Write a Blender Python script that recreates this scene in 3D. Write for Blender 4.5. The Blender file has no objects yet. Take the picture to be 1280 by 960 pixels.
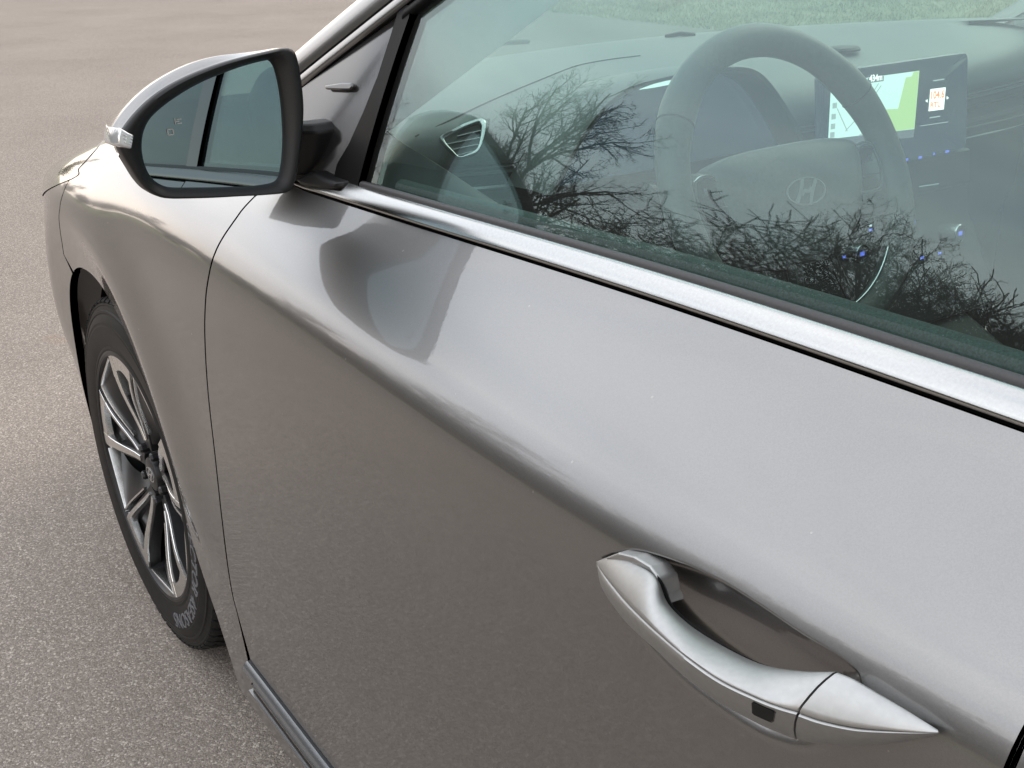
import bpy, bmesh, math, random
import numpy as np
from mathutils import Vector, Matrix
from mathutils.geometry import delaunay_2d_cdt

sc = bpy.context.scene
COL = sc.collection
R = math.radians

# ------------------------------------------------------------------ camera
CAM = np.array([-1.765, 1.3283, 1.2004]); YAW, PIT, ROL, FPX = 0.5976, -0.403, -0.0212, 1426.118
_f = np.array([math.cos(PIT) * math.cos(YAW), -math.cos(PIT) * math.sin(YAW), math.sin(PIT)])
_r0 = np.cross(_f, [0, 0, 1]); _r0 /= np.linalg.norm(_r0); _u0 = np.cross(_r0, _f)
_r = math.cos(ROL) * _r0 + math.sin(ROL) * _u0
_u = -math.sin(ROL) * _r0 + math.cos(ROL) * _u0
cd = bpy.data.cameras.new('camera'); cam = bpy.data.objects.new('camera', cd); COL.objects.link(cam)
cam.matrix_world = Matrix(((_r[0], _u[0], -_f[0], CAM[0]), (_r[1], _u[1], -_f[1], CAM[1]), (_r[2], _u[2], -_f[2], CAM[2]), (0, 0, 0, 1)))
cd.sensor_width = 36; cd.lens = 36 * FPX / 1280; cd.clip_start = .02; cd.clip_end = 2000
sc.camera = cam

# ------------------------------------------------------------------ world, sun, exposure
SUN_EL, SUN_AZ = R(36), R(-80)         # azimuth measured from the car's nose towards its left side
w = bpy.data.worlds.new('World'); sc.world = w; w.use_nodes = True
nt = w.node_tree; nt.nodes.clear()
def N(t, **k):
    n = nt.nodes.new(t)
    for a, b in k.items(): setattr(n, a, b)
    return n
L = lambda a, b: nt.links.new(a, b)
sky = N('ShaderNodeTexSky', sky_type='NISHITA'); sky.sun_disc = False
sky.sun_elevation = SUN_EL; sky.sun_rotation = R(90) - SUN_AZ; sky.dust_density = 3; sky.air_density = 1.2
tc = N('ShaderNodeTexCoord'); mp = N('ShaderNodeMapping'); mp.inputs['Scale'].default_value = (1, 1, 3.2)
L(tc.outputs['Generated'], mp.inputs['Vector'])
no = N('ShaderNodeTexNoise'); no.inputs['Scale'].default_value = 1.7; no.inputs['Detail'].default_value = 5; no.inputs['Roughness'].default_value = .5
L(mp.outputs[0], no.inputs['Vector'])
rmp = N('ShaderNodeMapRange'); rmp.inputs['From Min'].default_value = .30; rmp.inputs['From Max'].default_value = .68
rmp.inputs['To Min'].default_value = .62; rmp.inputs['To Max'].default_value = .95
L(no.outputs['Fac'], rmp.inputs['Value'])
no2 = N('ShaderNodeTexNoise'); no2.inputs['Scale'].default_value = 2.3; no2.inputs['Detail'].default_value = 4
L(mp.outputs[0], no2.inputs['Vector'])
cr = N('ShaderNodeValToRGB')
cr.color_ramp.elements[0].position = .33; cr.color_ramp.elements[0].color = (9.0, 9.6, 10.4, 1)
cr.color_ramp.elements[1].position = .68; cr.color_ramp.elements[1].color = (13.4, 13.3, 13.1, 1)
L(no2.outputs['Fac'], cr.inputs[0])
sep = N('ShaderNodeSeparateXYZ'); L(tc.outputs['Generated'], sep.inputs[0])
hz = N('ShaderNodeMapRange'); hz.inputs['From Min'].default_value = .0; hz.inputs['From Max'].default_value = .42
hz.inputs['To Min'].default_value = 1; hz.inputs['To Max'].default_value = 0
L(sep.outputs['Z'], hz.inputs['Value'])
warm = N('ShaderNodeMixRGB', blend_type='MULTIPLY'); warm.inputs['Color2'].default_value = (1.05, .86, .70, 1)
L(hz.outputs[0], warm.inputs['Fac']); L(cr.outputs[0], warm.inputs['Color1'])
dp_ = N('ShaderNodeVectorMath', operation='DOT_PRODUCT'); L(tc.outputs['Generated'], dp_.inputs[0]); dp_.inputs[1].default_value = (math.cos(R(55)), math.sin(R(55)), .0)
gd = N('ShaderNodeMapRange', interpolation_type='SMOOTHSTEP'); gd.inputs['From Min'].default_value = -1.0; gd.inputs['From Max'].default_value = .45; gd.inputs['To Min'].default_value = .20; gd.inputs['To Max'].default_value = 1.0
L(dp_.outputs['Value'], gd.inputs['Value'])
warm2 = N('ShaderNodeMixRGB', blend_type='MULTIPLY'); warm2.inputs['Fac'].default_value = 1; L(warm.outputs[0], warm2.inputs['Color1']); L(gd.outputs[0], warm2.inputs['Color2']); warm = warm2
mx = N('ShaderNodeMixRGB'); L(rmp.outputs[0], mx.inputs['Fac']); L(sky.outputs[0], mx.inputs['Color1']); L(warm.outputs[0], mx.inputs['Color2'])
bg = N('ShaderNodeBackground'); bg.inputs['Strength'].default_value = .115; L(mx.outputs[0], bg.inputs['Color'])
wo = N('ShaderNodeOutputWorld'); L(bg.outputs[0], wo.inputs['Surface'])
sd = bpy.data.lights.new('sun', 'SUN'); sd.energy = .55; sd.angle = R(40); sd.color = (1, .90, .80)
sun = bpy.data.objects.new('sun', sd); COL.objects.link(sun)
_sv = Vector((math.cos(SUN_EL) * math.cos(SUN_AZ), math.cos(SUN_EL) * math.sin(SUN_AZ), math.sin(SUN_EL)))
sun.rotation_euler = _sv.to_track_quat('Z', 'Y').to_euler(); sun.location = _sv * 30
sc.view_settings.view_transform = 'Standard'; sc.view_settings.look = 'None'
sc.view_settings.exposure = 1.0; sc.view_settings.gamma = 1; sc.view_settings.use_curve_mapping = False
sc.render.engine = 'CYCLES'
sc.cycles.transparent_max_bounces = 32; sc.cycles.max_bounces = 14; sc.cycles.transmission_bounces = 12
sc.cycles.glossy_bounces = 8; sc.cycles.caustics_reflective = False; sc.cycles.caustics_refractive = False

# ------------------------------------------------------------------ pixel -> point helpers (photo pixels 1280x960)
def ray(px, py):
    d = _f + (px - 640) / FPX * _r - (py - 480) / FPX * _u
    return d / np.linalg.norm(d)
def aty(px, py, Y): d = ray(px, py); return CAM + d * ((Y - CAM[1]) / d[1])
def atx(px, py, X): d = ray(px, py); return CAM + d * ((X - CAM[0]) / d[0])
def atz(px, py, Z): d = ray(px, py); return CAM + d * ((Z - CAM[2]) / d[2])
def onplane(px, py, C, n): d = ray(px, py); return CAM + d * (((C - CAM) @ n) / (d @ n))
def onsurf(px, py, sf, off=0):
    Y = .86
    for _ in range(40):
        P = aty(px, py, Y); Y = .5 * Y + .5 * (float(sf(P[0], P[2])) + off)
    return aty(px, py, Y)

# ------------------------------------------------------------------ materials
def mat(name, base, rough=.5, metal=0., coat=0., coat_rough=.02, spec=.5, emit=None, estr=1.):
    m = bpy.data.materials.new(name); m.use_nodes = True
    b = m.node_tree.nodes['Principled BSDF']
    b.inputs['Base Color'].default_value = (*base, 1); b.inputs['Roughness'].default_value = rough
    b.inputs['Metallic'].default_value = metal; b.inputs['Coat Weight'].default_value = coat
    b.inputs['Coat Roughness'].default_value = coat_rough; b.inputs['Specular IOR Level'].default_value = spec
    if emit: b.inputs['Emission Color'].default_value = (*emit, 1); b.inputs['Emission Strength'].default_value = estr
    return m
def nodes(m): return m.node_tree.nodes, m.node_tree.links, m.node_tree.nodes['Principled BSDF']
def grain(m, scale, amt, bump=0., bscale=None, dist=.001, detail=3):
    """procedural colour grain and fine relief"""
    n, l, b = nodes(m); base = tuple(b.inputs['Base Color'].default_value)
    tc = n.new('ShaderNodeTexCoord'); t = n.new('ShaderNodeTexNoise'); t.inputs['Scale'].default_value = scale; t.inputs['Detail'].default_value = detail
    l.new(tc.outputs['Object'], t.inputs['Vector'])
    mr = n.new('ShaderNodeMapRange'); mr.inputs['From Min'].default_value = .3; mr.inputs['From Max'].default_value = .7
    mr.inputs['To Min'].default_value = 1 - amt; mr.inputs['To Max'].default_value = 1 + amt; l.new(t.outputs['Fac'], mr.inputs['Value'])
    mu = n.new('ShaderNodeMixRGB'); mu.blend_type = 'MULTIPLY'; mu.inputs['Fac'].default_value = 1; mu.inputs['Color1'].default_value = base
    l.new(mr.outputs[0], mu.inputs['Color2']); l.new(mu.outputs[0], b.inputs['Base Color'])
    if bump:
        t2 = n.new('ShaderNodeTexNoise'); t2.inputs['Scale'].default_value = bscale or scale; t2.inputs['Detail'].default_value = 2
        l.new(tc.outputs['Object'], t2.inputs['Vector'])
        bp = n.new('ShaderNodeBump'); bp.inputs['Strength'].default_value = bump; bp.inputs['Distance'].default_value = dist
        l.new(t2.outputs['Fac'], bp.inputs['Height']); l.new(bp.outputs[0], b.inputs['Normal'])
    return m

def paint_mat():
    m = mat('grey_metallic_paint', (.222, .217, .213), .36, .95, 1., .012); m.node_tree.nodes['Principled BSDF'].inputs['Coat IOR'].default_value = 1.6
    n, l, b = nodes(m)
    tc = n.new('ShaderNodeTexCoord')
    v = n.new('ShaderNodeTexVoronoi'); v.inputs['Scale'].default_value = 1500; l.new(tc.outputs['Object'], v.inputs['Vector'])
    mr = n.new('ShaderNodeMapRange'); mr.inputs['To Min'].default_value = .95; mr.inputs['To Max'].default_value = 1.05
    s = n.new('ShaderNodeSeparateColor'); l.new(v.outputs['Color'], s.inputs[0]); l.new(s.outputs[0], mr.inputs['Value'])
    dn = n.new('ShaderNodeTexNoise'); dn.inputs['Scale'].default_value = 3; dn.inputs['Detail'].default_value = 6; l.new(tc.outputs['Object'], dn.inputs['Vector'])
    dm = n.new('ShaderNodeMapRange'); dm.inputs['From Min'].default_value = .3; dm.inputs['From Max'].default_value = .7
    dm.inputs['To Min'].default_value = .95; dm.inputs['To Max'].default_value = 1.05; l.new(dn.outputs['Fac'], dm.inputs['Value'])
    mm = n.new('ShaderNodeMath'); mm.operation = 'MULTIPLY'; l.new(mr.outputs[0], mm.inputs[0]); l.new(dm.outputs[0], mm.inputs[1])
    mu = n.new('ShaderNodeMixRGB'); mu.blend_type = 'MULTIPLY'; mu.inputs['Fac'].default_value = 1
    mu.inputs['Color1'].default_value = (.222, .217, .213, 1); l.new(mm.outputs[0], mu.inputs['Color2']); l.new(mu.outputs[0], b.inputs['Base Color'])
    # sparse specks of dust
    sv = n.new('ShaderNodeTexVoronoi'); sv.inputs['Scale'].default_value = 42; l.new(tc.outputs['Object'], sv.inputs['Vector'])
    lt = n.new('ShaderNodeMath'); lt.operation = 'LESS_THAN'; lt.inputs[1].default_value = .045; l.new(sv.outputs['Distance'], lt.inputs[0])
    sc2 = n.new('ShaderNodeSeparateColor'); l.new(sv.outputs['Color'], sc2.inputs[0]); g2_ = n.new('ShaderNodeMath'); g2_.operation = 'GREATER_THAN'; g2_.inputs[1].default_value = .72; l.new(sc2.outputs[0], g2_.inputs[0])
    an = n.new('ShaderNodeMath'); an.operation = 'MULTIPLY'; l.new(lt.outputs[0], an.inputs[0]); l.new(g2_.outputs[0], an.inputs[1])
    hf = n.new('ShaderNodeMath'); hf.operation = 'MULTIPLY'; hf.inputs[1].default_value = .55; l.new(an.outputs[0], hf.inputs[0])
    dm2 = n.new('ShaderNodeMixRGB'); dm2.inputs['Color2'].default_value = (.42, .40, .37, 1); l.new(hf.outputs[0], dm2.inputs['Fac']); l.new(mu.outputs[0], dm2.inputs['Color1']); l.new(dm2.outputs[0], b.inputs['Base Color'])
    inv = n.new('ShaderNodeMath'); inv.operation = 'SUBTRACT'; inv.inputs[0].default_value = 1; l.new(an.outputs[0], inv.inputs[1]); l.new(inv.outputs[0], b.inputs['Coat Weight'])
    # orange peel of the lacquer
    t = n.new('ShaderNodeTexNoise'); t.inputs['Scale'].default_value = 260; t.inputs['Detail'].default_value = 1; l.new(tc.outputs['Object'], t.inputs['Vector'])
    bp = n.new('ShaderNodeBump'); bp.inputs['Strength'].default_value = .022; bp.inputs['Distance'].default_value = .0006
    l.new(t.outputs['Fac'], bp.inputs['Height']); l.new(bp.outputs[0], b.inputs['Coat Normal'])
    # dust film makes the lacquer slightly patchy
    cr = n.new('ShaderNodeMapRange'); cr.inputs['From Min'].default_value = .35; cr.inputs['From Max'].default_value = .75
    cr.inputs['To Min'].default_value = .008; cr.inputs['To Max'].default_value = .035; l.new(dn.outputs['Fac'], cr.inputs['Value']); l.new(cr.outputs[0], b.inputs['Coat Roughness'])
    return m

def glass_mat(name, tint, k=1.0):
    m = bpy.data.materials.new(name); m.use_nodes = True
    n, l = m.node_tree.nodes, m.node_tree.links; n.clear()
    g = n.new('ShaderNodeNewGeometry'); mr = n.new('ShaderNodeMapRange')
    mr.inputs['To Min'].default_value = 1.52; mr.inputs['To Max'].default_value = 1 / 1.52; l.new(g.outputs['Backfacing'], mr.inputs['Value'])
    fr = n.new('ShaderNodeFresnel'); l.new(mr.outputs[0], fr.inputs['IOR'])
    mu = n.new('ShaderNodeMath'); mu.operation = 'MULTIPLY'; mu.inputs[1].default_value = k; mu.use_clamp = True; l.new(fr.outputs[0], mu.inputs[0])
    t = n.new('ShaderNodeBsdfTransparent'); t.inputs[0].default_value = (*tint, 1)
    gl = n.new('ShaderNodeBsdfGlossy'); gl.inputs['Roughness'].default_value = 0.0; gl.inputs[0].default_value = (.86, .97, .98, 1)
    mx = n.new('ShaderNodeMixShader'); l.new(mu.outputs[0], mx.inputs[0]); l.new(t.outputs[0], mx.inputs[1]); l.new(gl.outputs[0], mx.inputs[2])
    # thin film of dust on the pane
    d = n.new('ShaderNodeBsdfDiffuse'); d.inputs[0].default_value = (.45, .45, .43, 1)
    tc = n.new('ShaderNodeTexCoord'); no = n.new('ShaderNodeTexNoise'); no.inputs['Scale'].default_value = 420; no.inputs['Detail'].default_value = 2
    l.new(tc.outputs['Object'], no.inputs['Vector'])
    dr = n.new('ShaderNodeMapRange'); dr.inputs['From Min'].default_value = .78; dr.inputs['From Max'].default_value = .82
    dr.inputs['To Min'].default_value = .018; dr.inputs['To Max'].default_value = .10; l.new(no.outputs['Fac'], dr.inputs['Value'])
    m2 = n.new('ShaderNodeMixShader'); l.new(dr.outputs[0], m2.inputs[0]); l.new(mx.outputs[0], m2.inputs[1]); l.new(d.outputs[0], m2.inputs[2])
    o = n.new('ShaderNodeOutputMaterial'); l.new(m2.outputs[0], o.inputs['Surface'])
    return m

M = {}
M['paint'] = paint_mat()
M['black'] = grain(mat('black_plastic', (.010, .010, .0105), .40, spec=.28), 900, .2, .1, 900, .0004)
M['gloss_black'] = mat('gloss_black', (.010, .010, .011), .09, coat=.6)
M['void'] = mat('dark_cavity', (.006, .006, .006), .9, spec=.1)
M['rubber'] = grain(mat('rubber', (.011, .011, .011), .62, spec=.18), 300, .25, .25, 500, .0006)
M['tyre_side'] = grain(mat('tyre_sidewall', (.011, .0105, .010), .5, spec=.22), 60, .3, .12, 400, .0006)
M['tyre_letter'] = mat('tyre_lettering', (.12, .12, .13), .5)
M['seal'] = grain(mat('grey_seal', (.055, .053, .055), .5, spec=.3), 500, .08)
M['belt_felt'] = grain(mat('belt_felt', (.075, .085, .085), .8, spec=.2), 700, .25)
M['chrome'] = grain(mat('satin_chrome', (.42, .42, .415), .20, 1.), 500, .04)
M['chrome_bright'] = mat('bright_chrome', (.80, .80, .80), .05, 1.)
M['satin'] = grain(mat('satin_silver', (.41, .41, .405), .48, 1.), 260, .04)
M['machined'] = grain(mat('machined_alloy', (.74, .74, .73), .22, 1.), 120, .08)
M['rim_dark'] = grain(mat('dark_alloy', (.014, .014, .015), .35, 0, 0, .02, .3), 80, .1)
M['sash'] = mat('sash_black', (.006, .006, .006), .42, spec=.10)
M['sail'] = grain(mat('sail_plastic', (.022, .021, .021), .16, coat=.9, coat_rough=.09), 700, .15, .12, 800, .0005)
M['side_glass'] = glass_mat('side_glass', (.80, .92, .89), 1.32)
M['wind_glass'] = glass_mat('windscreen_glass', (.88, .94, .91), 1.0)
M['privacy'] = glass_mat('privacy_glass', (.30, .33, .33), 1.2)
M['mirror'] = mat('mirror_glass', (.26, .33, .35), .0, 1.)
M['lamp_lens'] = mat('lamp_lens', (.72, .73, .74), .12, .6, 1.)
M['head_lens'] = mat('headlight_lens', (.15, .16, .11), .12, .1, 1.)
M['dash'] = grain(mat('dash_top', (.115, .12, .12), .5), 600, .12)
M['dash_low'] = grain(mat('dash_lower', (.022, .023, .024), .5, spec=.25), 600, .12)
M['door_in'] = grain(mat('door_inner', (.026, .028, .028), .5, spec=.25), 500, .12)
M['trim_light'] = grain(mat('pillar_trim', (.30, .295, .285), .8), 500, .08)
M['cloth'] = grain(mat('seat_cloth', (.022, .022, .023), .85, spec=.25), 500, .25)
M['leather'] = grain(mat('wheel_leather', (.085, .089, .09), .42, spec=.25), 300, .15)
M['satin_in'] = mat('interior_satin', (.55, .56, .57), .25, 1.)
M['emblem'] = mat('emblem_silver', (.50, .51, .52), .3, .6)
M['carpet'] = grain(mat('carpet', (.02, .02, .021), .95), 300, .3)
def emit(name, c, s): return mat(name, (.01, .01, .01), .3, emit=c, estr=s)
M['blue_led'] = emit('blue_backlight', (.16, .22, 1.0), .5)
M['map_bg'] = emit('map_ground', (.72, .95, .88), .62)
M['map_green'] = emit('map_park', (.52, .72, .30), .58)
M['map_road'] = emit('map_road', (.45, .52, .52), .5)
M['map_bar'] = emit('map_bar', (.20, .22, .24), .4)
M['screen_dark'] = mat('screen_glass', (.012, .014, .018), .12, emit=(.05, .07, .10), estr=.25)
M['screen_white'] = emit('screen_white', (.95, .95, .9), .9)
M['screen_orange'] = emit('screen_orange', (1.0, .22, .05), .9)
M['icon_white'] = emit('icon_white', (.8, .9, 1.), .5)

# ------------------------------------------------------------------ object helpers
def link(o, parent=None):
    COL.objects.link(o)
    if parent is not None: o.parent = parent
    return o
def mobj(name, V, F, m, parent=None, smooth=True, nrm=None, sharp=None, recalc=False):
    me = bpy.data.meshes.new(name); me.from_pydata([tuple(map(float, v)) for v in V], [], [tuple(map(int, f)) for f in F])
    for mm in (m if isinstance(m, (list, tuple)) else [m]): me.materials.append(mm)
    if recalc:
        b = bmesh.new(); b.from_mesh(me); bmesh.ops.recalc_face_normals(b, faces=b.faces); b.to_mesh(me); b.free()
    if smooth:
        me.polygons.foreach_set('use_smooth', [True] * len(me.polygons))
        if sharp: me.set_sharp_from_angle(angle=R(sharp))
    me.update()
    if nrm is not None: me.normals_split_custom_set_from_vertices([tuple(map(float, v)) for v in nrm])
    return link(bpy.data.objects.new(name, me), parent)
def empty(name, parent=None, loc=(0, 0, 0)):
    o = bpy.data.objects.new(name, None); o.empty_display_size = .1; o.location = loc
    return link(o, parent)
class MB:
    def __init__(s): s.V = []; s.F = []; s.n = 0
    def add(s, V, F):
        V = np.asarray(V, float); s.V.append(V); s.F += [tuple(i + s.n for i in f) for f in F]; s.n += len(V); return s
    def grid(s, P, closed=False, flip=False):
        P = np.asarray(P, float); a, b = P.shape[:2]; F = []
        for i in range(a - 1):
            for j in range(b if closed else b - 1):
                k = (j + 1) % b; q = (i * b + j, i * b + k, (i + 1) * b + k, (i + 1) * b + j)
                F.append(q[::-1] if flip else q)
        return s.add(P.reshape(-1, 3), F)
    def loft(s, rings, cap0=True, cap1=True):
        P = np.asarray(rings, float); b = P.shape[1]; k = s.n; s.grid(P, True)
        if cap0: s.F.append(tuple(k + j for j in range(b))[::-1])
        if cap1: s.F.append(tuple(k + (len(P) - 1) * b + j for j in range(b)))
        return s
    def tube(s, pts, r, n=10, cap=True):
        pts = np.asarray(pts, float); r = np.broadcast_to(np.asarray(r, float), (len(pts),)); rings = []
        t = np.gradient(pts, axis=0); t /= np.linalg.norm(t, axis=1)[:, None] + 1e-12
        up = np.array([0, 0, 1.]) if abs(t[0][2]) < .9 else np.array([1., 0, 0])
        for p, tt, rr in zip(pts, t, r):
            a = np.cross(tt, up); a /= np.linalg.norm(a) + 1e-12; bb = np.cross(a, tt); up = bb
            an = np.linspace(0, 2 * np.pi, n, endpoint=False)
            rings.append(p + rr * (np.cos(an)[:, None] * a + np.sin(an)[:, None] * bb))
        return s.loft(rings, cap, cap)
    def prism(s, poly, ext):
        """closed polygon (3D points) extruded by the vector ext"""
        P = np.asarray(poly, float); k = s.n; n = len(P); s.add(np.vstack([P, P + np.asarray(ext, float)]), [])
        s.F += [tuple(k + i for i in range(n))[::-1], tuple(k + n + i for i in range(n))]
        s.F += [(k + i, k + (i + 1) % n, k + n + (i + 1) % n, k + n + i) for i in range(n)]
        return s
    def box(s, c, d, M3=None):
        c = np.asarray(c, float); d = np.asarray(d, float) / 2
        V = np.array([[x, y, z] for x in (-1, 1) for y in (-1, 1) for z in (-1, 1)]) * d
        if M3 is not None: V = V @ np.asarray(M3).T
        return s.add(V + c, [(0, 1, 3, 2), (4, 6, 7, 5), (0, 4, 5, 1), (2, 3, 7, 6), (0, 2, 6, 4), (1, 5, 7, 3)])
    def lathe(s, prof, n, c=(0, 0, 0), closed=False):
        """profile of (radius, y) turned round the axle (y axis)"""
        an = np.linspace(0, 2 * np.pi, n, endpoint=False); pr = np.asarray(prof, float)
        P = np.stack([np.stack([c[0] + r * np.cos(an), np.full(n, c[1] + y), c[2] + r * np.sin(an)], 1) for r, y in pr])
        if closed: P = np.concatenate([P, P[:1]])
        return s.grid(P, True)
    def build(s, name, m, parent=None, smooth=True, sharp=35, bevel=0, seg=2, recalc=True):
        o = mobj(name, np.vstack(s.V), s.F, m, parent, smooth, sharp=sharp, recalc=recalc)
        if bevel:
            b = o.modifiers.new('bevel', 'BEVEL'); b.width = bevel; b.segments = seg; b.limit_method = 'ANGLE'; b.angle_limit = R(30); b.harden_normals = False
        return o
def nspline(xs, ys):
    """natural cubic spline -> vectorised function"""
    o = np.argsort(xs); xs = np.asarray(xs, float)[o]; ys = np.asarray(ys, float)[o]; n = len(xs); h = np.diff(xs)
    A = np.eye(n); b = np.zeros(n)
    for i in range(1, n - 1):
        A[i, i - 1] = h[i - 1]; A[i, i] = 2 * (h[i - 1] + h[i]); A[i, i + 1] = h[i]; b[i] = 6 * ((ys[i + 1] - ys[i]) / h[i] - (ys[i] - ys[i - 1]) / h[i - 1])
    m = np.linalg.solve(A, b)
    def f(x):
        x = np.asarray(x, float); xc = np.clip(x, xs[0], xs[-1]); i = np.clip(np.searchsorted(xs, xc) - 1, 0, n - 2)
        t = xc - xs[i]; u = xs[i + 1] - xc
        return (m[i] * u ** 3 + m[i + 1] * t ** 3) / (6 * h[i]) + (ys[i] / h[i] - m[i] * h[i] / 6) * u + (ys[i + 1] / h[i] - m[i + 1] * h[i] / 6) * t
    return f
def cat(P, n):
    """Catmull-Rom through the points, n samples"""
    P = np.asarray(P, float); Q = np.vstack([2 * P[0] - P[1], P, 2 * P[-1] - P[-2]]); k = len(P) - 1; out = []
    for t in np.linspace(0, k, n):
        i = min(int(t), k - 1); u = t - i; a, b, c, d = Q[i:i + 4]
        out.append(.5 * (2 * b + (c - a) * u + (2 * a - 5 * b + 4 * c - d) * u * u + (3 * b - a - 3 * c + d) * u ** 3))
    return np.array(out)
def sstep(t): t = np.clip(t, 0, 1); return t * t * t * (t * (6 * t - 15) + 10)
def splus(t): return np.where(t > 30, t, np.log1p(np.exp(np.minimum(t, 30))))
def inpoly(px, py, poly):
    x, y = poly[:, 0], poly[:, 1]; c = np.zeros(len(px), bool); j = len(x) - 1
    for i in range(len(x)):
        with np.errstate(divide='ignore', invalid='ignore'):
            k = ((y[i] > py) != (y[j] > py)) & (px < (x[j] - x[i]) * (py - y[i]) / (y[j] - y[i]) + x[i])
        c ^= k; j = i
    return c
def dpoly(px, py, poly):
    d = np.full(len(px), 9.)
    for i in range(len(poly)):
        a = poly[i]; e = poly[(i + 1) % len(poly)] - a; t = np.clip(((px - a[0]) * e[0] + (py - a[1]) * e[1]) / (e @ e + 1e-18), 0, 1)
        d = np.minimum(d, np.hypot(px - a[0] - t * e[0], py - a[1] - t * e[1]))
    return d
def densify(poly, h):
    out = []
    for i in range(len(poly)):
        a, b = np.asarray(poly[i], float), np.asarray(poly[(i + 1) % len(poly)], float); k = max(1, int(np.ceil(np.linalg.norm(b - a) / h)))
        out += [a + (b - a) * t / k for t in range(k)]
    return np.array(out)

# ================================================================== THE SETTING
def ground_nodes():
    m = mat('asphalt', (.2, .19, .18), .95, spec=.06); n, l, b = nodes(m)
    tc = n.new('ShaderNodeTexCoord')
    v = n.new('ShaderNodeTexVoronoi'); v.inputs['Scale'].default_value = 300; l.new(tc.outputs['Object'], v.inputs['Vector'])
    s = n.new('ShaderNodeSeparateColor'); l.new(v.outputs['Color'], s.inputs[0])
    cr = n.new('ShaderNodeValToRGB'); cr.color_ramp.elements[0].color = (.200, .170, .148, 1); cr.color_ramp.elements[1].color = (.50, .445, .39, 1)
    e = cr.color_ramp.elements.new(.55); e.color = (.272, .234, .204, 1); e = cr.color_ramp.elements.new(.86); e.color = (.335, .290, .254, 1)
    l.new(s.outputs[0], cr.inputs[0])
    v2 = n.new('ShaderNodeTexNoise'); v2.inputs['Scale'].default_value = 420; v2.inputs['Detail'].default_value = 2; l.new(tc.outputs['Object'], v2.inputs['Vector'])
    f2 = n.new('ShaderNodeMapRange'); f2.inputs['From Min'].default_value = .3; f2.inputs['From Max'].default_value = .7; f2.inputs['To Min'].default_value = .62; f2.inputs['To Max'].default_value = 1.25
    l.new(v2.outputs['Fac'], f2.inputs['Value'])
    big = n.new('ShaderNodeTexNoise'); big.inputs['Scale'].default_value = .9; big.inputs['Detail'].default_value = 7; big.inputs['Roughness'].default_value = .62; l.new(tc.outputs['Object'], big.inputs['Vector'])
    f3 = n.new('ShaderNodeMapRange'); f3.inputs['From Min'].default_value = .3; f3.inputs['From Max'].default_value = .7; f3.inputs['To Min'].default_value = .91; f3.inputs['To Max'].default_value = 1.09
    l.new(big.outputs['Fac'], f3.inputs['Value'])
    mm = n.new('ShaderNodeMath'); mm.operation = 'MULTIPLY'; l.new(f2.outputs[0], mm.inputs[0]); l.new(f3.outputs[0], mm.inputs[1])
    mu = n.new('ShaderNodeMixRGB'); mu.blend_type = 'MULTIPLY'; mu.inputs['Fac'].default_value = 1; l.new(cr.outputs[0], mu.inputs['Color1']); l.new(mm.outputs[0], mu.inputs['Color2'])
    # old rusty drips and dark patches
    st = n.new('ShaderNodeTexNoise'); st.inputs['Scale'].default_value = 5; st.inputs['Detail'].default_value = 3; l.new(tc.outputs['Object'], st.inputs['Vector'])
    sr = n.new('ShaderNodeMapRange'); sr.inputs['From Min'].default_value = .67; sr.inputs['From Max'].default_value = .76; sr.inputs['To Max'].default_value = .35; l.new(st.outputs['Fac'], sr.inputs['Value'])
    m2 = n.new('ShaderNodeMixRGB'); m2.inputs['Color2'].default_value = (.27, .19, .135, 1); l.new(sr.outputs[0], m2.inputs['Fac']); l.new(mu.outputs[0], m2.inputs['Color1'])
    l.new(m2.outputs[0], b.inputs['Base Color'])
    bp = n.new('ShaderNodeBump'); bp.inputs['Strength'].default_value = .35; bp.inputs['Distance'].default_value = .003
    ad = n.new('ShaderNodeMath'); ad.operation = 'SUBTRACT'; l.new(v2.outputs['Fac'], ad.inputs[0]); l.new(v.outputs['Distance'], ad.inputs[1])
    l.new(ad.outputs[0], bp.inputs['Height']); l.new(bp.outputs[0], b.inputs['Normal'])
    return m
def grass_nodes():
    m = mat('winter_grass', (.16, .17, .085), .9, spec=.2); n, l, b = nodes(m)
    tc = n.new('ShaderNodeTexCoord'); t = n.new('ShaderNodeTexNoise'); t.inputs['Scale'].default_value = 1.6; t.inputs['Detail'].default_value = 9; t.inputs['Roughness'].default_value = .7
    l.new(tc.outputs['Object'], t.inputs['Vector']); cr = n.new('ShaderNodeValToRGB')
    cr.color_ramp.elements[0].position = .32; cr.color_ramp.elements[0].color = (.17, .175, .105, 1)
    cr.color_ramp.elements[1].position = .68; cr.color_ramp.elements[1].color = (.36, .345, .23, 1)
    l.new(t.outputs['Fac'], cr.inputs[0]); l.new(cr.outputs[0], b.inputs['Base Color']); return m
M['asphalt'] = ground_nodes(); M['grass'] = grass_nodes()
def sheet(name, x0, x1, y0, y1, z, m):
    o = mobj(name, [(x0, y0, z), (x1, y0, z), (x1, y1, z), (x0, y1, z)], [(0, 1, 2, 3)], m, smooth=False); o['kind'] = 'structure'; return o
sheet('ground', -700, 700, -700, 700, -.006, M['grass'])
sheet('parking_lot', -40, 60, -6.7, 6.2, 0, M['asphalt'])
rng = np.random.default_rng(3)
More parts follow.
